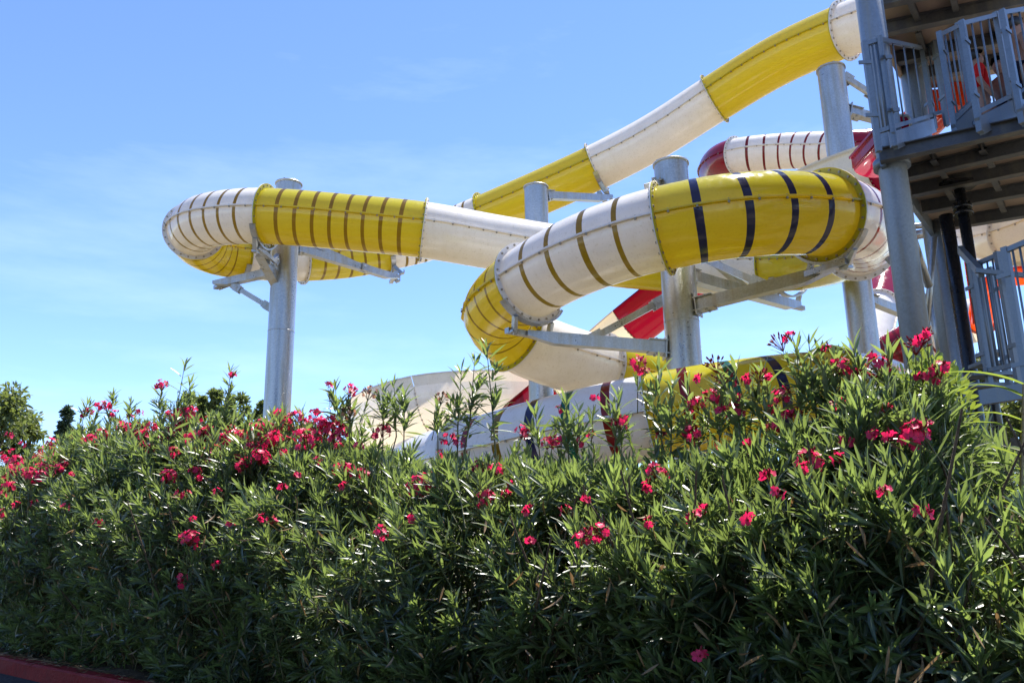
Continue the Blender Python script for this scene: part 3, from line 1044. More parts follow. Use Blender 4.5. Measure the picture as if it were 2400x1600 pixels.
tub('slide_tub', 'small orange slide start tub left of the barred gate on the tower', 2199, 245, 13.6, 0.24, 0.5, 1.2, ORANGE)
tub('slide_tub', 'larger orange slide start tub behind the barred gate on the tower', 2254, 222, 13.6, 0.36, 0.42, 1.2, ORANGE)
tub('slide_tub', 'wide crimson slide start tub behind the corner railing of the tower', 2135, 300, 12.8, 0.66, 0.35, 1.4, CRIMSON)
o_ = Path([(2262, 600, 15), (2272, 700, 15.2), (2284, 800, 15.5)])
m = MB()
m.bar(P(2271, 612, 13.4), P(2292, 758, 13.4), 0.14, 0.1)
o = m.build('slide_edge', ORANGE, None, P(2280, 690, 13.4)); o['label'] = 'narrow orange slide edge between the black pipe and the lower railing'; o['category'] = 'slide'
E_2 = Path([(2420, 640, 16), (2350, 650, 16.4), (2312, 700, 17), (2300, 760, 17.6)])
fl3 = thing('open_flume', 'small orange open flume glimpsed through the lower stair bars', 'water slide', E_2.at(E_2.s_at(1))[0])
trough_section(E_2, 0, 3, 0.22, 0.1, ORANGE, fl3, 'trough_section', None, lip=0.04)
# hoop handrail above the crimson tub
m = MB()
pts = [P(2085, 275, 12.6), P(2112, 270, 12.6), P(2128, 272, 12.6), P(2134, 282, 12.6), P(2134, 300, 12.6)]
m.tube(pts, 0.022, 10)
m.tube([P(2085, 291, 12.6), P(2132, 287, 12.6)], 0.018, 10)
m.build('hoop_rail', GALV, tower)


# ------------------------------------------------------------------ people on the stairs
def person(label, joints, radii, edges, shirt, shirt_mat, hair, loc, head):
    """one skinned body; joints are metres about the feet"""
    me = bpy.data.meshes.new('person')
    me.from_pydata([tuple(j) for j in joints], edges, [])
    o = bpy.data.objects.new('person', me); COL.objects.link(o)
    me.materials.append(SKIN)
    o.location = loc
    md = o.modifiers.new('skin', 'SKIN'); md.use_smooth_shade = True
    for i, r in enumerate(radii):
        me.skin_vertices[0].data[i].radius = (r, r)
    me.skin_vertices[0].data[0].use_root = True
    sb = o.modifiers.new('sub', 'SUBSURF'); sb.levels = 1; sb.render_levels = 2
    o['label'] = label; o['category'] = 'person'
    # clothing follows the torso
    for nm, idx, ed, rr, mat in shirt:
        m2 = bpy.data.meshes.new(nm)
        m2.from_pydata([tuple(joints[i]) for i in idx], ed, [])
        c = bpy.data.objects.new(nm, m2); COL.objects.link(c); c.parent = o
        m2.materials.append(mat)
        s = c.modifiers.new('skin', 'SKIN'); s.use_smooth_shade = True
        for i, r in enumerate(rr):
            m2.skin_vertices[0].data[i].radius = (r, r)
        m2.skin_vertices[0].data[0].use_root = True
        q = c.modifiers.new('sub', 'SUBSURF'); q.levels = 1; q.render_levels = 2
    # hair: cap over the skull with loose locks
    bm = bmesh.new()
    bmesh.ops.create_icosphere(bm, subdivisions=3, radius=0.108)
    hv = Vector(head)
    for v in bm.verts:
        n = v.co.normalized()
        k = 1 + 0.09 * math.sin(n.x * 17) * math.sin(n.y * 15 + 1) * math.sin(n.z * 16)
        v.co = Vector((v.co.x * 0.95, v.co.y * 1.08, v.co.z * 1.0)) * k
    bmesh.ops.delete(bm, geom=[v for v in bm.verts if v.co.y < -0.062 and v.co.z < 0.035 or v.co.z < -hair], context='VERTS')
    for v in bm.verts:
        v.co += hv + Vector((0, 0.016, 0.03))
    m3 = bpy.data.meshes.new('hair'); bm.to_mesh(m3); bm.free()
    h = bpy.data.objects.new('hair', m3); COL.objects.link(h); h.parent = o
    m3.materials.append(HAIR)
    for p in m3.polygons:
        p.use_smooth = True
    return o


# joints: 0 pelvis 1 waist 2 chest 3 neck 4 chin 5 skull 6 crown | arms | legs
def stand(S, la, ra, ll, rl):
    J = [(0, 0, .92), (0, 0, 1.06), (0, .0, 1.27), (0, .01, 1.42), (0, -.01, 1.50), (0, 0, 1.60), (0, .01, 1.67),
         (-.17, 0, 1.36)] + la + [(.17, 0, 1.36)] + ra + [(-.09, 0, .87)] + ll + [(.09, 0, .87)] + rl + [(0, -.085, 1.545)]
    Rr = [.135, .125, .145, .055, .075, .098, .06, .062, .048, .036, .03, .062, .048, .036, .03, .095, .062, .045, .04, .095, .062, .045, .04, .02]
    Ed = [(0, 1), (1, 2), (2, 3), (3, 4), (4, 5), (5, 6), (2, 7), (7, 8), (8, 9), (9, 10), (2, 11), (11, 12), (12, 13), (13, 14),
          (0, 15), (15, 16), (16, 17), (17, 18), (0, 19), (19, 20), (20, 21), (21, 22), (4, 23)]
    return [Vector(j) * S for j in J], [r * S for r in Rr], Ed


def place(label, S, top, la, ra, ll, rl, clothes, hair=0.03, rot=0):
    J, Rr, Ed = stand(S, la, ra, ll, rl)
    loc = P(*top) - Vector((0, 0, 1.72 * S))
    o = person(label, J, Rr, Ed, clothes(S), None, hair, loc, J[5])
    o.rotation_euler = (0, 0, rot)
    return o


LEG = [(-.10, -.02, .48), (-.10, .02, .08), (-.10, -.12, .04)]
LEGR = [(.10, -.02, .48), (.10, .02, .08), (.10, -.12, .04)]
place('child in a red shirt with dark curly hair standing on the tower stairs', 0.86, (2286, 121, 11.4),
      [(-.24, .03, 1.10), (-.22, -.08, .88), (-.21, -.12, .79)], [(.27, -.04, 1.14), (.40, -.10, 1.05), (.48, -.12, 1.06)], LEG, LEGR,
      lambda S: [('shirt', [0, 1, 2, 7, 8, 11, 12], [(0, 1), (1, 2), (2, 3), (3, 4), (2, 5), (5, 6)],
                  [x * S for x in (.15, .145, .165, .08, .062, .08, .062)], REDCLOTH)], 0.085, R(62))
place('dark haired person bending an arm towards the railing behind the wide gate post', 0.86, (2338, 136, 11.4),
      [(-.28, -.03, 1.16), (-.40, -.12, 1.10), (-.48, -.14, 1.11)], [(.25, .02, 1.10), (.26, -.08, .88), (.25, -.12, .79)],
      [(-.16, -.30, .78), (-.15, -.22, .36), (-.15, -.34, .32)], LEGR,
      lambda S: [('swim_shorts', [0, 15, 19], [(0, 1), (0, 2)], [x * S for x in (.155, .125, .125)], NAVYCLOTH)], 0.07, R(-70))
place('tanned person seen through the bars at the very edge with one arm raised', 0.98, (2378, 44, 10.9),
      [(-.25, .02, 1.12), (-.22, -.1, .9), (-.2, -.14, .82)], [(.30, -.10, 1.30), (.36, -.22, 1.50), (.34, -.26, 1.58)], LEG, LEGR,
      lambda S: [('swim_shorts', [0, 15, 19], [(0, 1), (0, 2)], [x * S for x in (.155, .125, .125)], NAVYCLOTH)], 0.07, R(75))

# ------------------------------------------------------------------ ground, kerb, road
OX = Vector((0, 4.62, 0)); TS = Vector((0.750, -0.661, 0)); NS = Vector((0.661, 0.750, 0))


def H(s, n, z=0.0):
    return OX + TS * s + NS * n + Vector((0, 0, z))


m = MB()
m.add([(-900, -300, 0), (900, -300, 0), (900, 1500, 0), (-900, 1500, 0)], [(0, 1, 2, 3)])
g = m.build('ground', GRAVEL); g['kind'] = 'structure'
m = MB()
q = [H(-40, -9, .004), H(30, -9, .004), H(30, -0.01, .004), H(-40, -0.01, .004)]
m.add(q, [(0, 1, 2, 3)])
g = m.build('road', ASPHALT); g['kind'] = 'structure'
m = MB()
nx, ny = 120, 16
for j in range(ny + 1):
    for i in range(nx + 1):
        s_ = -16 + 26 * i / nx; n_ = 0.14 + 3.4 * j / ny
        zz = 0.10 + 0.05 * math.sin(s_ * 2.3 + n_ * 3) * math.sin(n_ * 2.1 + s_) + random.uniform(-.012, .012)
        m.v.append(tuple(H(s_, n_, max(0.01, zz if 0 < j < ny else 0.06))))
for j in range(ny):
    for i in range(nx):
        a = j * (nx + 1) + i
        m.f.append((a, a + 1, a + nx + 2, a + nx + 1)); m.mi.append(0); m.sm.append(True)
g = m.build('planting_bed', SOIL); g['kind'] = 'structure'
# red painted kerb stones, one length
m = MB()
prof = [(-0.0, 0.0), (0.0, 0.135), (0.02, 0.155), (0.13, 0.16), (0.15, 0.145), (0.15, 0.0)]
ss = [-16 + 0.5 * i for i in range(53)]
for i, s_ in enumerate(ss):
    for n_, z_ in prof:
        m.v.append(tuple(H(s_, n_ + random.uniform(-.004, .004), z_ + (random.uniform(-.005, .005) if z_ else 0))))
for i in range(len(ss) - 1):
    for j in range(len(prof) - 1):
        a = i * len(prof) + j
        m.f.append((a, a + len(prof), a + len(prof) + 1, a + 1)); m.mi.append(0); m.sm.append(False)
g = m.build('kerb', REDPAINT); g['kind'] = 'structure'


# ------------------------------------------------------------------ leaves in bulk
def norm(a):
    return a / np.maximum(np.linalg.norm(a, axis=1, keepdims=True), 1e-9)


OLE = [(0, .05), (.22, .75), (.5, 1.0), (.78, .62), (1.0, .03)]
BROAD = [(0, .06), (.3, .5), (.62, 1.0), (.88, .75), (1.0, .12)]
STRAP = [(0, .7), (.15, 1.0), (.3, 1.0), (.45, .95), (.6, .85), (.75, .65), (.88, .4), (1.0, .05)]


def leaf_mesh(name, pos, dr, nrm, L, W, curl, tint, mat, prof=OLE, fold=0.35):
    """thousands of curved, folded leaf blades in one foliage mesh"""
    pos = np.asarray(pos, float); dr = norm(np.asarray(dr, float)); nrm = np.asarray(nrm, float)
    nrm = norm(nrm - dr * np.sum(nrm * dr, 1, keepdims=True))
    sd_ = np.cross(dr, nrm)
    N = len(pos); K = len(prof)
    V = np.zeros((N, K, 3, 3)); UV = np.zeros((K, 3, 2))
    L = np.asarray(L)[:, None]; W = np.asarray(W)[:, None]; curl = np.asarray(curl)[:, None]
    for k, (t, w_) in enumerate(prof):
        c = pos + dr * (L * t) - nrm * (L * curl * t * t)
        for j, u in enumerate((-1, 0, 1)):
            V[:, k, j] = c + sd_ * (W * 0.5 * w_ * u) + nrm * (W * 0.5 * w_ * fold * abs(u))
            UV[k, j] = ((u + 1) / 2, t)
    nv = K * 3
    F_ = []
    for k in range(K - 1):
        for j in range(2):
            a = k * 3 + j
            F_.append((a, a + 1, a + 4, a + 3))
    F_ = np.array(F_)
    faces = (F_[None] + (np.arange(N) * nv)[:, None, None]).reshape(-1, 4)
    me = bpy.data.meshes.new(name)
    me.vertices.add(N * nv)
    me.vertices.foreach_set('co', V.reshape(-1).astype(np.float32))
    nf = len(faces)
    me.loops.add(nf * 4); me.polygons.add(nf)
    me.loops.foreach_set('vertex_index', faces.reshape(-1).astype(np.int32))
    me.polygons.foreach_set('loop_start', (np.arange(nf) * 4).astype(np.int32))
    me.polygons.foreach_set('loop_total', np.full(nf, 4, np.int32))
    me.update(calc_edges=True)
    me.polygons.foreach_set('use_smooth', np.ones(nf, bool))
    uvl = me.uv_layers.new(name='UVMap')
    uvf = np.tile(UV.reshape(-1, 2)[F_.reshape(-1)], (N, 1))
    uvl.data.foreach_set('uv', uvf.reshape(-1).astype(np.float32))
    at = me.attributes.new('tint', 'FLOAT', 'POINT')
    at.data.foreach_set('value', np.repeat(np.asarray(tint), nv).astype(np.float32))
    me.materials.append(mat)
    me.validate()
    return me


class Leaves:
    def __init__(self):
        self.p = []; self.d = []; self.n = []; self.L = []; self.W = []; self.c = []; self.t = []

    def add(self, p, d, n, L, W, c, t):
        self.p.append(p); self.d.append(d); self.n.append(n); self.L.append(L); self.W.append(W); self.c.append(c); self.t.append(t)

    def mesh(self, name, mat, off, prof=OLE, fold=0.35):
        cat = lambda x: np.concatenate(x, 0)
        return leaf_mesh(name, cat(self.p) - np.array(off), cat(self.d), cat(self.n), cat(self.L), cat(self.W), cat(self.c), cat(self.t), mat, prof, fold)


def shoot(lv, tip, d, length, L=0.14, W=0.022, gap=0.034, tipt=0.85, sparse=1.0, el0=12):
    """a leafy stem end: whorls of three blades up to the growing tip"""
    tip = np.array(tip); d = np.array(d) / np.linalg.norm(d)
    a = np.cross(d, [0.3, 0.5, 0.8]); a /= np.linalg.norm(a); b = np.cross(d, a)
    n = max(3, int(length / gap))
    i = np.repeat(np.arange(n), 3)
    back = (i + 0.3) * gap * (0.35 + 0.65 * np.minimum(1, i / 4.0))
    f = np.clip(back / 0.28, 0, 1)
    k = np.tile(np.arange(3), n)
    az = k * 2.0944 + (i % 2) * 1.047 + rng.normal(0, .22, n * 3) + rng.uniform(0, 6)
    el = R(el0) + f * R(76 - el0) + rng.normal(0, R(9), n * 3)
    rad = np.cos(az)[:, None] * a + np.sin(az)[:, None] * b
    dd = d * np.cos(el)[:, None] + rad * np.sin(el)[:, None]
    dd[:, 2] -= 0.10 * f
    nn = d * np.sin(el)[:, None] - rad * np.cos(el)[:, None] + rng.normal(0, .25, (n * 3, 3))
    pos = tip - d * back[:, None]
    LL = L * (0.45 + 0.55 * np.minimum(1, (i + 1) / 4.0)) * rng.uniform(.75, 1.2, n * 3)
    WW = W * (0.5 + 0.5 * np.minimum(1, (i + 1) / 3.0)) * rng.uniform(.8, 1.2, n * 3)
    keep = rng.uniform(0, 1, n * 3) < (sparse * (1 - 0.35 * f))
    tt = np.clip(tipt * (1 - 0.75 * f) + rng.normal(0, .12, n * 3) - 0.05, 0, 1)
    lv.add(pos[keep], dd[keep], nn[keep], LL[keep], WW[keep], (rng.uniform(-.05, .28, n * 3))[keep], tt[keep])


# ------------------------------------------------------------------ hedge shape, surveyed from its skyline
SKY_ = [(-150, 1110), (0, 1092), (110, 1080), (190, 1030), (260, 1000), (350, 1005), (440, 1000), (560, 1005), (650, 1010), (720, 1018), (800, 1035),
        (900, 1060), (1000, 1075), (1060, 1075), (1130, 1062), (1230, 1072), (1330, 1070), (1430, 1062), (1520, 1065), (1600, 1062), (1700, 1050),
        (1800, 1025), (1880, 990), (1960, 950), (2060, 905), (2130, 890), (2200, 925), (2260, 985), (2320, 1060), (2420, 1130), (2600, 1160)]
NMID = 1.15
_s, _z = [], []
for px, py in SKY_:
    r = ray(px, py)
    k = ((OX + NS * NMID - CAM).dot(NS)) / r.dot(NS)
    p = CAM + r * k
    _s.append((p - OX).dot(TS)); _z.append(p.z)
_s = np.array(_s); _z = np.array(_z)


def htop(s):
    return float(np.interp(s, _s, _z))


D0 = OX.dot(NS)


def ztop(s, n):
    return CAM.z + (htop(s) - 0.09 - CAM.z) * min(1.0, (D0 + n) / (D0 + NMID))


def hfront(s, z):
    t = z / max(htop(s), .5)
    return 0.42 - 0.30 * math.sin(min(1, t * 1.15) * math.pi) + 0.62 * max(0, t - 0.72) / 0.28 + 0.10 * math.sin(s * 1.9 + z * 2.2)


def hit(px, py):
    """first point of the hedge envelope along a sight line"""
    r = ray(px, py)
    k = 2.0
    while k < 20:
        p = CAM + r * k
        q_ = p - OX
        s = q_.dot(TS); n = q_.dot(NS)
        if n > hfront(s, p.z) and n < 2.6 and p.z < htop(s) + 0.02:
            return p, s, n
        if n > NMID + 0.05:
            break
        k += 0.03
    k = ((OX + NS * NMID - CAM).dot(NS)) / r.dot(NS)
    p = CAM + r * k
    return p, (p - OX).dot(TS), NMID


# ------------------------------------------------------------------ oleander flowers
def flower(mb, c, up, r, mi=0):
    up = up.normalized()
    a = up.cross(Vector((0.31, 0.7, 0.2))).normalized(); b = up.cross(a)
    ph = random.uniform(0, 6)
    for k in range(5):
        an = ph + k * 2 * math.pi / 5
        dr = a * math.cos(an) + b * math.sin(an); sd_ = up.cross(dr)
        tw = random.uniform(.15, .35)
        cup = random.uniform(.1, .5)
        pts = []
        for t, w_ in ((.08, .10), (.45, .34), (.8, .46), (1.0, .26)):
            h = up * (r * cup * t * t + r * .10 * math.sin(t * 5))
            for u in (-1, 0, 1):
                pts.append(c + dr * (r * t) + sd_ * (r * w_ * u + r * tw * t * .4) + h + up * (r * .12 * u * t) + up * (-.05 * r * (u == 0)))
        f = []
        for i in range(3):
            for j in range(2):
                q0 = i * 3 + j
                f.append((q0, q0 + 1, q0 + 4, q0 + 3))
        mb.add(pts, f, mi, True)


def bud(mb, a, d, L, mi=1):
    d = d.normalized()
    mb.tube([a, a + d * (L * .35), a + d * (L * .75), a + d * L], [.0025, .0055, .0045, .001], 5, mi, False)


def cluster(name, nf, nb, rad, withered=False, fr=0.026):
    mb = MB()
    for k in range(nf):
        z_ = 1 - (k + .5) / nf * 1.25
        an = k * 2.4 + random.uniform(-.3, .3)
        q_ = math.sqrt(max(0, 1 - z_ * z_))
        d = Vector((q_ * math.cos(an), q_ * math.sin(an), z_))
        c = d * rad * random.uniform(.75, 1.08)
        flower(mb, c, d + Vector((random.uniform(-.4, .4), random.uniform(-.4, .4), .1)), fr * random.uniform(.8, 1.15), 0)
        mb.tube([Vector((0, 0, -rad * .9)), c * .5 + Vector((0, 0, -rad * .2)), c], .0016, 4, 1, False)
    for k in range(nb):
        an = random.uniform(0, 6.3); z_ = random.uniform(-.2, .95); q_ = math.sqrt(1 - z_ * z_)
        d = Vector((q_ * math.cos(an), q_ * math.sin(an), z_))
        c = d * rad * random.uniform(.5, 1.0)
        bud(mb, c, d + Vector((0, 0, .5)), random.uniform(.018, .032))
        mb.tube([Vector((0, 0, -rad * .9)), c], .0013, 4, 1, False)
    me = bpy.data.meshes.new(name)
    me.from_pydata(mb.v, [], mb.f)
    me.materials.append(WITHER if withered else PETAL); me.materials.append(BARK if withered else BUD)
    me.polygons.foreach_set('material_index', mb.mi); me.polygons.foreach_set('use_smooth', mb.sm)
    me.update()
    return me


CL = {'S': [cluster('flower_cluster', 2, 4, .028) for _ in range(3)],
      'M': [cluster('flower_cluster', 6, 9, .055) for _ in range(4)],
      'L': [cluster('flower_cluster', 12, 8, .075) for _ in range(3)],
      'X': [cluster('flower_cluster', 18, 6, .092) for _ in range(2)],
      'B': [cluster('flower_cluster', 0, 22, .06) for _ in range(2)],
      'W': [cluster('flower_cluster', 9, 10, .06, True, .017) for _ in range(2)]}
D2 = 2400 / 2352
BLOOM = """230,935,M 205,945,S 208,1020,X 190,950,S 372,886,M 320,948,S 420,960,L 408,985,S 60,1075,M 40,1060,M 85,1055,L 130,1048,L 22,1100,M 165,1090,S 50,1020,S 105,1035,M
345,1030,M 330,1020,S 388,1095,L 450,1085,M 490,1025,M 470,1000,M 540,1000,M 555,1070,M 565,1060,S 600,1052,L 615,990,L 650,1040,S 640,950,S 660,1010,S 700,975,M 735,975,L 775,985,M
410,1135,S 430,1135,S 500,1130,S 80,1155,S 225,1200,S 150,1165,S 530,1203,S 435,1238,L 500,1298,S 420,1325,S 418,1340,S 755,885,S 805,900,M 535,862,S 75,1095,L 110,1070,M 150,1060,M 245,935,M
850,905,W 1015,915,W 800,1080,M 780,1080,M 833,1090,M 800,950,W 880,990,M 825,1025,S 968,1120,X 1118,1145,L 1100,1075,M 1140,1080,M 1030,1010,M 1200,995,M 1260,1020,M 1285,1015,M 1285,940,S
1365,915,S 1425,975,M 1430,960,S 940,1193,S 873,1225,M 1215,1172,S 1300,1172,S 1218,1245,S 1335,1238,M 1380,1225,M 1505,1083,M 1530,1085,S 1488,1115,S 1465,835,M 1480,855,S 1360,1000,S
1815,775,S 1790,790,B 1605,870,S 1660,870,B 1635,912,M 1600,930,M 1655,945,S 1695,915,S 1690,945,M 1720,870,S 1790,910,M 1775,940,S 1830,955,M 1805,955,S 1780,985,M 1590,1000,M 1925,935,M
1930,845,M 1900,800,S 1965,860,S 2020,840,M 2000,825,S 2115,785,S 2130,765,S 2105,795,B 2118,870,S 2160,850,M 2150,870,S 2035,940,S 2000,1000,S 2100,1000,L 2120,985,M 2045,1005,S 1860,1060,M 1850,1075,S
1785,1133,S 1605,1508,S 1995,870,S 1760,860,S 1745,865,B 1700,880,S 1640,840,B 440,945,M 455,965,S 510,990,S 580,985,M 690,1000,M 630,1005,M 720,1000,M 455,1100,S 300,960,S 15,1060,M 25,1080,M 120,1085,M 95,1075,M 150,1045,M 5,1045,S 180,1000,M 265,950,S 330,1000,M 365,1010,S 395,955,M 425,1005,S 445,1030,M 480,960,S 515,1010,M 530,985,S 560,1005,M
590,1000,M 600,1020,S 640,985,M 670,985,S 690,1030,S 545,1050,S 745,1000,M 760,970,M 790,1000,S 480,1060,S 860,1005,S 1000,1085,S 1050,1020,S 35,1090,M 65,1085,M 140,1075,M 235,1000,M 285,985,M 315,985,M 350,985,M 385,1000,M 415,980,M 450,1010,L 485,990,M 500,1040,M 530,1020,M 555,1010,L 575,1030,M 605,975,M
620,1015,L 660,970,M 680,960,M 705,1015,M 725,955,M 750,985,L 770,1010,M 400,1040,M 470,1045,M 20,1120,M 95,1095,M 120,1020,M"""
TALL = [(425, 835, .75, 1), (437, 880, .5, 1), (530, 852, .6, 1), (370, 895, .4, 1), (1118, 800, .6, 1), (1090, 830, .55, 1), (1060, 850, .5, 1), (905, 882, .45, 1), (880, 892, .4, 1),
        (930, 905, .4, 1), (1005, 930, .35, 1), (770, 888, .4, 1), (806, 905, .4, 1), (1512, 850, .55, 1), (1545, 880, .5, 1), (1580, 895, .45, 1), (1690, 850, .4, 1), (1655, 880, .4, 1),
        (1858, 790, .5, 1), (1830, 800, .45, 1), (1885, 815, .45, 1), (1960, 800, .4, 1), (1920, 830, .4, 1), (2040, 810, .4, 1), (2085, 820, .4, 1), (1300, 925, .4, 1), (1330, 945, .4, 1),
        (1420, 915, .4, 1), (260, 905, .35, 1), (300, 925, .35, 1), (200, 925, .3, 1), (1750, 860, .4, 1), (1230, 950, .35, 1), (690, 945, .35, 1), (650, 950, .3, 1), (2150, 855, .4, 1)]

# one shrub every metre or so along the bed
SHRUB_S = [-10.6, -9.2, -7.9, -6.7, -5.6, -4.6, -3.6, -2.7, -1.8, -1.0, -0.3, 0.4, 1.0, 1.6, 2.2, 2.9]
DESC = ['oleander shrub at the far left end of the hedge, below the distant broad trees',
        'oleander shrub with crowded red bloom heads beside the small dark conifer at far left',
        'tall flowering oleander shrub right of the small dark conifer',
        'oleander shrub with two tall bare-topped leafy spikes left of the lone grey post',
        'oleander shrub under the row of small pointed trees, beside the lone grey post',
        'densely flowering oleander shrub directly in front of the lone grey post',
        'oleander shrub between the lone grey post and the white banked flume',
        'oleander shrub with withered orange seed heads in front of the white banked flume',
        'oleander shrub with one very tall leafy spike below the low yellow bend',
        'oleander shrub with two big crimson bloom heads in the middle of the hedge',
        'oleander shrub in front of the lowest white tube with coloured bands',
        'oleander shrub with an upright bright shoot where the low tube turns from white to yellow',
        'oleander shrub full of small red flowers in front of the low yellow tube',
        'tall oleander shrub in front of the low yellow flange hood',
        'tall oleander shrub with large pink-red blooms left of the black pipes',
        'lower dark oleander shrub at the hedge end in front of the wooden fence']
roots = []
LV = []
STM = []
for s_, lab in zip(SHRUB_S, DESC):
    loc = H(s_, 1.2, 0.08)
    t = thing('oleander_shrub', lab, 'shrub', loc, 'oleander shrubs forming the flowering hedge')
    roots.append(t); LV.append(Leaves()); STM.append(MB())


def near_shrub(s):
    return int(np.argmin([abs(s - a) for a in SHRUB_S]))


def stem(i, tip, d, full=True):
    tip = Vector(tip); d = Vector(d).normalized()
    root = H(SHRUB_S[i] + random.uniform(-.25, .25), 1.2 + random.uniform(-.3, .3), 0.08)
    a = tip - d * 0.45
    mid = root.lerp(a, 0.55) + Vector((random.uniform(-.08, .08), random.uniform(-.08, .08), 0.05))
    if full:
        STM[i].tube([root, mid, a, tip], [.013, .009, .006, .0025], 5, 0, False)
    else:
        STM[i].tube([a, tip], [.005, .0025], 4, 0, False)


cnt = 0
s_lo, s_hi = -11.4, 3.2
while cnt < 6800:
    s = rng.uniform(s_lo, s_hi) if cnt % 8 else rng.uniform(0.0, 3.4)
    zt = htop(s)
    u = rng.uniform()
    inner = False
    if u < 0.46:                                    # front face
        z = zt * rng.uniform(0.04, 1.0)
        n = hfront(s, z) + abs(rng.normal(0, .2))
    elif u < 0.70:                                  # crown
        n = rng.uniform(0.55, 2.4); z = zt * (1 - abs(rng.normal(0, .10)) - 0.10 * max(0, n - 1.6))
    else:                                           # inside and back
        n = rng.uniform(.8, 2.7); z = zt * rng.uniform(.06, .97); inner = True
    z = min(z, ztop(s, n) - abs(rng.normal(0, .05)))
    lowdens = 1.0 - 0.35 * max(0, 0.5 - z / zt) * 2
    if s > 1.9:
        lowdens *= 0.5 if z < zt * .6 else 0.3
    if not inner:
        clump = math.sin(s * 5.1 + 1.3 * math.sin(z * 4)) * math.sin(z * 6.3 + s * 2.2) + 0.6 * math.sin(s * 11.3 - z * 9)
        lowdens *= 0.62 + 0.5 * clump
    # gaps between neighbouring shrubs
    i = near_shrub(s)
    gap_ = abs(s - SHRUB_S[i])
    if rng.uniform() > lowdens * (1 - 0.3 * (gap_ > .42)):
        continue
    i = near_shrub(s + rng.normal(0, .18))
    out = np.array(NS) * (-0.75 * max(0, 1.2 - n)) + np.array(TS) * (0.35 * (s - SHRUB_S[i]) + rng.normal(0, .25)) + np.array([0, 0, 0.35 + 0.75 * z / zt])
    out += rng.normal(0, .30, 3)
    tip = np.array(H(s, n, z + rng.normal(0, .03)))
    far = (tip[1] / 7.0)
    sc = 1.0 if far < 1 else min(1.25, far ** .5)
    ln = rng.uniform(.28, .55)
    if inner:
        sc *= 1.15
    shoot(LV[i], tip, out, ln, (0.15 if z < zt * .6 else 0.172) * sc * rng.uniform(.8, 1.25), 0.0222 * sc, 0.040 * sc, rng.uniform(.3, .95))
    stem(i, tip, out, cnt % 7 == 0)
    cnt += 1
for k in range(270):
    s = rng.uniform(-10.4, 2.0); n = rng.uniform(.75, 1.7)
    if -3.2 < s < 0.6 and k % 3:
        continue
    i = near_shrub(s)
    tip = np.array(H(s, n, ztop(s, n) + rng.uniform(-.02, .26 if s < -3.2 else .12)))
    d = np.array([rng.normal(0, .22), rng.normal(0, .22), 1.0])
    sc = 1.0 if tip[1] < 7 else 1.2
    shoot(LV[i], tip, d, rng.uniform(.35, .55), 0.165 * sc, 0.026 * sc, 0.048, rng.uniform(.6, 1.0))
    stem(i, tip, d, k % 3 == 0)
for px, py, ln, k in TALL:
    p, s, n = hit(px * D2, py * D2)
    i = near_shrub(s)
    d = Vector((random.uniform(-.12, .12), random.uniform(-.12, .12), 1))
    shoot(LV[i], tuple(p), tuple(d), ln, 0.20, 0.030, 0.062, 0.8, .9, 24)
    stem(i, p, d, True)
    # side shoots below the leader
    for kk in range(4):
        d2 = d + Vector((random.uniform(-.6, .6), random.uniform(-.4, .4), 0))
        q_ = p - d * (ln * random.uniform(.5, .9)) + d2 * .12
        shoot(LV[i], tuple(q_), tuple(d2), ln * .6, 0.18, 0.027, 0.055, 0.6, .9, 22)

blooms = []
for tok in BLOOM.split():
    x, y, k = tok.split(',')
    blooms.append((float(x) * D2, float(y) * D2, k))
rr = random.Random(5)
for _ in range(34):                                  # scattered single flowers deeper among the leaves
    x = rr.uniform(0, 2200); y = rr.uniform(1010, 1230)
    blooms.append((x, y, 'S'))
for x, y, k in blooms:
    p, s, n = hit(x, y)
    i = near_shrub(s)
    to = (CAM - p).normalized()
    far = p.y / 6.0
    p = p + to * (0.05 if n >= NMID - .01 else 0.10)
    o = bpy.data.objects.new('flower_cluster', rr.choice(CL[k])); COL.objects.link(o)
    o.parent = roots[i]
    o.location = p - roots[i].location
    tilt = Vector((to.x * .55 + rr.uniform(-.35, .35), to.y * .55 + rr.uniform(-.3, .3), .8)).normalized()
    o.rotation_mode = 'QUATERNION'
    o.rotation_quaternion = tilt.to_track_quat('Z', 'Y') @ Quaternion((0, 0, 1), rr.uniform(0, 6.28))
    sc = rr.uniform(.88, 1.12) * min(1.7, max(.95, far ** .6))
    o.scale = (sc, sc, sc)
    if k == 'W':
        o['label'] = 'withered orange flower head'
    STM[i].tube([p - tilt * .05, p - tilt * .3 + Vector((0, 0, -.08))], [.0022, .004], 4, 0, False)
    shoot(LV[i], tuple(p - tilt * .12), tuple(tilt), .2, .12, .02, .04, .5, .8)

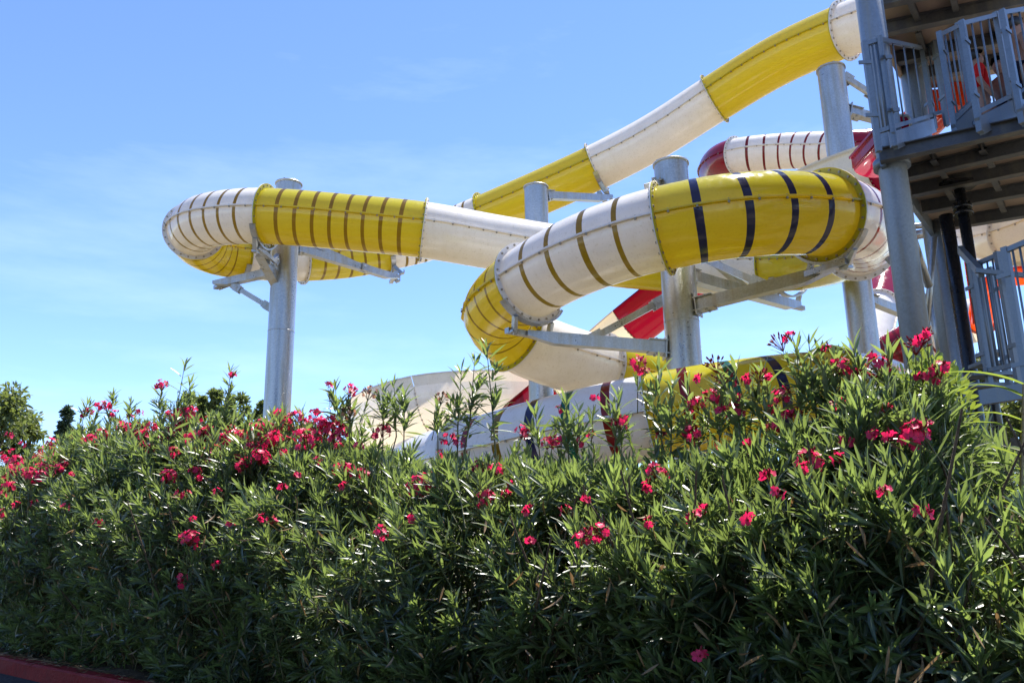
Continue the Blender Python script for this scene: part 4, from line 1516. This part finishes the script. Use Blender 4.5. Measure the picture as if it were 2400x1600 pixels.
for i, t in enumerate(roots):
    link('foliage', LV[i].mesh('foliage', OLEAF, t.location), t)
    for k in range(11):                              # woody canes from the base
        a = H(SHRUB_S[i] + rng.normal(0, .28), 0.55 + abs(rng.normal(0, .5)), .06)
        b = a + NS * rng.normal(-.18, .2) + TS * rng.normal(0, .35) + Vector((0, 0, rng.uniform(.7, 1.7)))
        c = a.lerp(b, .5) + TS * rng.normal(0, .07) + Vector((0, 0, .06))
        STM[i].tube([a, c, b], [rng.uniform(.012, .02), .010, .005], 6, 1, False)
    STM[i].build('branches', [STEM, BARK], t)
    # dead leaves caught among the stems
    dl = Leaves()
    n = 70
    ss_ = SHRUB_S[i] + rng.normal(0, .5, n); zz_ = rng.uniform(.15, 1.9, n)
    pp = np.array([tuple(H(a, hfront(a, z) + rng.uniform(-.1, .5), min(z, ztop(a, .6) - .1))) for a, z in zip(ss_, zz_)])
    dl.add(pp, np.stack([rng.normal(0, .6, n), rng.normal(0, .6, n), rng.normal(-.7, .4, n)], 1), rng.normal(0, 1, (n, 3)), rng.uniform(.07, .14, n),
           rng.uniform(.012, .02, n), rng.uniform(-.2, .6, n), rng.uniform(0, 1, n))
    link('dead_leaves', dl.mesh('dead_leaves', DRYLEAF, t.location), t)

# dry leaf litter at the bed edge
lt = Leaves()
N = 1500
ss_ = rng.uniform(-12, 4, N); nn_ = np.abs(rng.normal(.0, .28, N)) + .02
pp = np.array([tuple(H(a, b, .168 if b < .15 else .135)) for a, b in zip(ss_, nn_)])
an = rng.uniform(0, 6.3, N)
lt.add(pp, np.stack([np.cos(an), np.sin(an), rng.normal(0, .12, N)], 1), np.stack([rng.normal(0, .3, N), rng.normal(0, .3, N), np.ones(N)], 1),
       rng.uniform(.06, .13, N), rng.uniform(.012, .022, N), rng.uniform(-.2, .3, N), rng.uniform(0, 1, N))
o = link('leaf_litter', lt.mesh('leaf_litter', DRYLEAF, (0, 0, 0))); o['kind'] = 'stuff'

# ------------------------------------------------------------------ broad-leaved shrub and the tall cane at the right
base = P(2195, 1010, 5.3); base.z = 0.1
bs = thing('broad_leaf_shrub', 'yellow-green shrub with rounded paddle leaves in front of the black pipes', 'shrub', base)
lv = Leaves(); st = MB()
for k in range(95):
    px = rng.uniform(2075, 2270); py = 838 + 190 * rng.uniform() ** 1.2 + 0.7 * abs(px - 2175)
    tip = P(px, py, rng.uniform(4.5, 5.3))
    d = Vector((rng.normal(0, .5), rng.normal(0, .5), 1)).normalized()
    n = 9
    i = np.arange(n); az = i * 2.4 + rng.uniform(0, 6); el = R(25) + i / n * R(55)
    dn = np.array(d); a = np.cross(dn, [.2, .9, .1]); a /= np.linalg.norm(a); b = np.cross(dn, a)
    rad = np.cos(az)[:, None] * a + np.sin(az)[:, None] * b
    dd = dn * np.cos(el)[:, None] + rad * np.sin(el)[:, None]
    nn = dn * np.sin(el)[:, None] - rad * np.cos(el)[:, None]
    lv.add(np.array(tip) - dn * (i * .012)[:, None], dd, nn, rng.uniform(.08, .125, n), rng.uniform(.028, .040, n), rng.uniform(0, .2, n), np.clip(rng.normal(.45, .2, n), 0, 1))
    mid = base.lerp(tip, .6) + Vector((rng.normal(0, .05), rng.normal(0, .05), .1))
    st.tube([base + Vector((rng.normal(0, .1), rng.normal(0, .1), 0)), mid, tip], [.012, .007, .003], 5, 0, False)
link('foliage', lv.mesh('foliage', PLEAF, bs.location, BROAD, .2), bs)
st.build('branches', STEM, bs)

# second low broad shrub, bottom right
base = P(2320, 1480, 3.4); base.z = 0.1
bs = thing('broad_leaf_shrub', 'low shrub with pale rounded leaves at the bottom right, below the dry cane leaves', 'shrub', base)
lv = Leaves(); st = MB()
for k in range(26):
    px = rng.uniform(2265, 2430); py = rng.uniform(1345, 1580)
    tip = P(px, py, rng.uniform(3.3, 3.8))
    d = Vector((rng.normal(0, .5), rng.normal(-.3, .4), 1)).normalized(); n = 8
    i = np.arange(n); az = i * 2.4 + rng.uniform(0, 6); el = R(25) + i / n * R(55)
    dn = np.array(d); a = np.cross(dn, [.2, .9, .1]); a /= np.linalg.norm(a); b = np.cross(dn, a)
    rad = np.cos(az)[:, None] * a + np.sin(az)[:, None] * b
    dd = dn * np.cos(el)[:, None] + rad * np.sin(el)[:, None]; nn = dn * np.sin(el)[:, None] - rad * np.cos(el)[:, None]
    lv.add(np.array(tip) - dn * (i * .01)[:, None], dd, nn, rng.uniform(.05, .085, n), rng.uniform(.016, .024, n), rng.uniform(0, .2, n), np.clip(rng.normal(.6, .2, n), 0, 1))
    mid = base.lerp(tip, .6)
    st.tube([base + Vector((rng.normal(0, .06), rng.normal(0, .06), 0)), mid, tip], [.008, .005, .002], 5, 0, False)
link('foliage', lv.mesh('foliage', PLEAF, bs.location, BROAD, .2), bs)
st.build('branches', STEM, bs)

base = P(2310, 1320, 4.3); base.z = 0.1
top = P(2398, 900, 4.5)
cn = thing('cane', 'tall dry cane with long arching strap leaves leaning at the right edge', 'reed', base)
m = MB()
m.tube([base, base.lerp(top, .4) + Vector((-.02, 0, 0)), base.lerp(top, .75), top], [.017, .014, .010, .004], 8, 0, False)
for f in np.linspace(.08, .92, 14):
    c = base.lerp(top, f); dd = (top - base).normalized()
    m.tube([c - dd * .008, c + dd * .008], .018 - .009 * f, 8, 0, False)
m.build('stalk', CANE, cn)
lv = Leaves(); dl = Leaves()
for k in range(18):
    f = .42 + .58 * k / 17
    c = base.lerp(top, f)
    side = -1 if k % 3 else 1
    az = rng.uniform(-.5, .5)
    d = np.array([[side * math.cos(az), math.sin(az) * .6, .55]])
    L = rng.uniform(.35, .55)
    lv.add(np.array([tuple(c)]), d, np.array([[-.5 * side, 0, 1.0]]), np.array([L]), np.array([rng.uniform(.022, .034)]), np.array([rng.uniform(.35, .75)]), np.array([rng.uniform(.3, .9)]))
for k in range(12):
    c = P(2345 + rng.uniform(-20, 55), 1285 + rng.uniform(-40, 60), 4.2)
    dl.add(np.array([tuple(c)]), np.array([[rng.normal(0, .6), rng.normal(0, .4), .25]]), np.array([[0, 0, 1.0]]), np.array([rng.uniform(.2, .35)]), np.array([.03]), np.array([rng.uniform(.7, 1.2)]), np.array([rng.uniform(.3, 1)]))
link('strap_leaves', lv.mesh('strap_leaves', CLEAF, cn.location, STRAP, .25), cn)
o = link('withered_leaves', dl.mesh('withered_leaves', DRYLEAF, cn.location, STRAP, .25), cn)

# ------------------------------------------------------------------ wooden fence behind the hedge
f0, f1 = P(1950, 1240, 7.4), P(2480, 1240, 5.9)
f0.z = f1.z = 0
fn = thing('wooden_fence', 'weathered brown wooden picket fence behind the right end of the hedge', 'fence', f0)
m = MB()
dv = (f1 - f0); Lf = dv.length; dv.normalize(); pv = Vector((dv.y, -dv.x, 0))
for k in range(int(Lf / .075)):
    h_ = 2.0 + random.uniform(-.08, .06)
    c = f0 + dv * (k * .075)
    m.box(c + Vector((0, 0, h_ / 2)), dv * .022 + Vector((0, 0, random.uniform(-.01, .01))), pv * .010, Vector((random.uniform(-.01, .01), 0, h_ / 2)))
m.build('pickets', WOOD, fn)
for z in (.5, 1.22, 1.86):
    m = MB(); m.bar(f0 + pv * .035 + Vector((0, 0, z)), f1 + pv * .035 + Vector((0, 0, z)), .045, .10); m.build('rail', WOOD, fn)
for k in range(4):
    c = f0 + dv * (Lf * k / 3) - pv * .06
    m = MB(); m.box(c + Vector((0, 0, 1.0)), dv * .045, pv * .045, Vector((0, 0, 1.0))); m.build('post', WOOD, fn)


# ------------------------------------------------------------------ trees beyond
def tree(name, label, px, ytop, d, halfw, shape, mat, n, leaf, cat='tree', grp='trees beyond the hedge', hfac=None, zlow=0.10):
    top = P(px, ytop, d)
    base = Vector((top.x, top.y, 0))
    Ht = top.z
    t = thing(name, label, cat, base, grp)
    wd = halfw / F * d
    tk = MB()
    tk.tube([base, base + Vector((.1, 0, Ht * .4)), base + Vector((0, .1, Ht * .92))], [.035 * Ht * .6, .02 * Ht * .6, .004 * Ht], 9, 0, False)
    lv = Leaves()
    lobes = []
    nl = 46 if shape != 'cone' else 52
    for k in range(nl):
        u = rng.uniform()
        if shape == 'cone':
            z = Ht * (zlow + (1 - zlow) * u ** .9); r_ = wd * max(.05, (1 - (z / Ht - zlow) / (1 - zlow)) ** .8)
            an = rng.uniform(0, 6.3)
            c = base + Vector((math.cos(an) * r_ * .75, math.sin(an) * r_ * .75, z - .05 * Ht)); lr = wd * (.13 + .2 * (1 - u))
        else:
            th = rng.uniform(0, 6.3); z = Ht * (zlow + (.93 - zlow) * rng.uniform())
            k_ = math.sin(math.pi * min(1, max(.05, (z / Ht - zlow) / (1.02 - zlow)) ** .8))
            r_ = wd * (.25 + .6 * k_) * rng.uniform(.5, 1.05)
            c = base + Vector((math.cos(th) * r_, math.sin(th) * r_, z)); lr = wd * rng.uniform(.24, .40)
        lobes.append((c, lr))
        q_ = base + Vector((0, 0, max(.2, c.z * .65)))
        tk.tube([q_, q_.lerp(c, .5) + Vector((0, 0, .05 * Ht)), c], [.011 * Ht * .5, .008 * Ht * .5, .003], 5, 0, False)
    per = n // nl
    for c, lr in lobes:
        v = rng.normal(0, 1, (per, 3)); v /= np.linalg.norm(v, axis=1, keepdims=True)
        v *= (rng.uniform(.25, 1.08, per) ** .6)[:, None] * lr
        v[:, 2] *= .75
        p = np.array(c) + v
        dd = v / lr + rng.normal(0, .6, (per, 3)); dd[:, 2] -= .2 if shape != 'cone' else -.1
        lv.add(p, dd, rng.normal(0, 1, (per, 3)) + [0, 0, .7], leaf * rng.uniform(.7, 1.4, per), leaf * .42 * rng.uniform(.7, 1.3, per), rng.uniform(0, .3, per),
               np.clip(rng.normal(.45, .25, per) + rng.normal(0, .15), 0, 1))
    tk.build('trunk', BARK, t)
    link('crown', lv.mesh('crown', mat, t.location), t)
    return t


tree('broad_tree', 'tall broad tree cut by the left edge, its crown reddish brown at the top', 0, 885, 34, 95, 'round', TLEAF, 7500, .24)
tree('broad_tree', 'rounded light green tree right of the taller one at the left edge', 78, 945, 36, 66, 'round', TLEAF, 6000, .22)
tree('conifer_tree', 'small dark conifer standing between the broad trees and the flowers', 160, 938, 33, 44, 'cone', DLEAF, 4200, .20)
tree('pointed_tree', 'leftmost of the pointed green trees behind the leafy spikes', 447, 908, 40, 66, 'cone', TLEAF, 5000, .22)
tree('pointed_tree', 'tallest pointed green tree between the two leafy spikes', 508, 888, 40, 68, 'cone', TLEAF, 5500, .22)
tree('pointed_tree', 'pointed green tree just left of the lone grey post', 572, 894, 40, 66, 'cone', TLEAF, 5500, .22)
tree('pointed_tree', 'short pointed tree tucked against the lone grey post', 618, 908, 42, 58, 'cone', TLEAF, 4000, .22)
tree('pointed_tree', 'small pointed tree between the leftmost and the tallest of the pointed row', 476, 914, 41, 56, 'cone', TLEAF, 4000, .22)
tree('pointed_tree', 'small pointed tree in the gap right of the tallest of the pointed row', 541, 908, 41, 56, 'cone', TLEAF, 4000, .22)
tree('leafy_tree', 'shady green tree behind the lower stairs at the right edge', 2380, 905, 17, 115, 'round', TLEAF, 5200, .17)
tree('leafy_tree', 'small green tree seen between the black pipes and the lower railing', 2285, 800, 22, 40, 'round', TLEAF, 2200, .18)

# unseen trees added at the viewer's back to keep the hedge front in deep shade
for k, (x, y, h, wd, lab) in enumerate(((-9.5, -4.5, 8.5, 3.6, 'dense unseen tree added at far left behind the road to shade the hedge'),
                                        (-3.0, -6.0, 9.5, 4.0, 'biggest dense unseen tree added behind the road to shade the hedge'))):
    base = Vector((x, y, 0))
    t = thing('added_shade_tree', lab, 'tree', base, 'unseen trees added to shade the hedge')
    tk = MB(); tk.tube([base, base + Vector((.1, .1, h * .5)), base + Vector((0, .1, h * .9))], [.26, .18, .04], 10, 0, False)
    lv = Leaves()
    n = 5200
    v = rng.normal(0, 1, (n, 3)); v /= np.linalg.norm(v, axis=1, keepdims=True)
    v *= (rng.uniform(.1, 1, n) ** .4)[:, None]
    p = np.array([x, y, h * .58]) + v * np.array([wd, wd * .9, h * .46])
    lv.add(p, v + rng.normal(0, .6, (n, 3)), rng.normal(0, 1, (n, 3)) + [0, 0, .8], rng.uniform(.35, .6, n), rng.uniform(.2, .3, n), rng.uniform(0, .3, n), rng.uniform(0, .5, n))
    for j in range(10):
        q_ = Vector(p[j * 37]); b0 = base + Vector((0, 0, max(1.5, q_.z * .6)))
        tk.tube([b0, b0.lerp(q_, .5) + Vector((0, 0, .2)), q_], [.09, .06, .02], 6, 0, False)
    tk.build('trunk', BARK, t)
    link('crown', lv.mesh('crown', DLEAF, t.location), t)
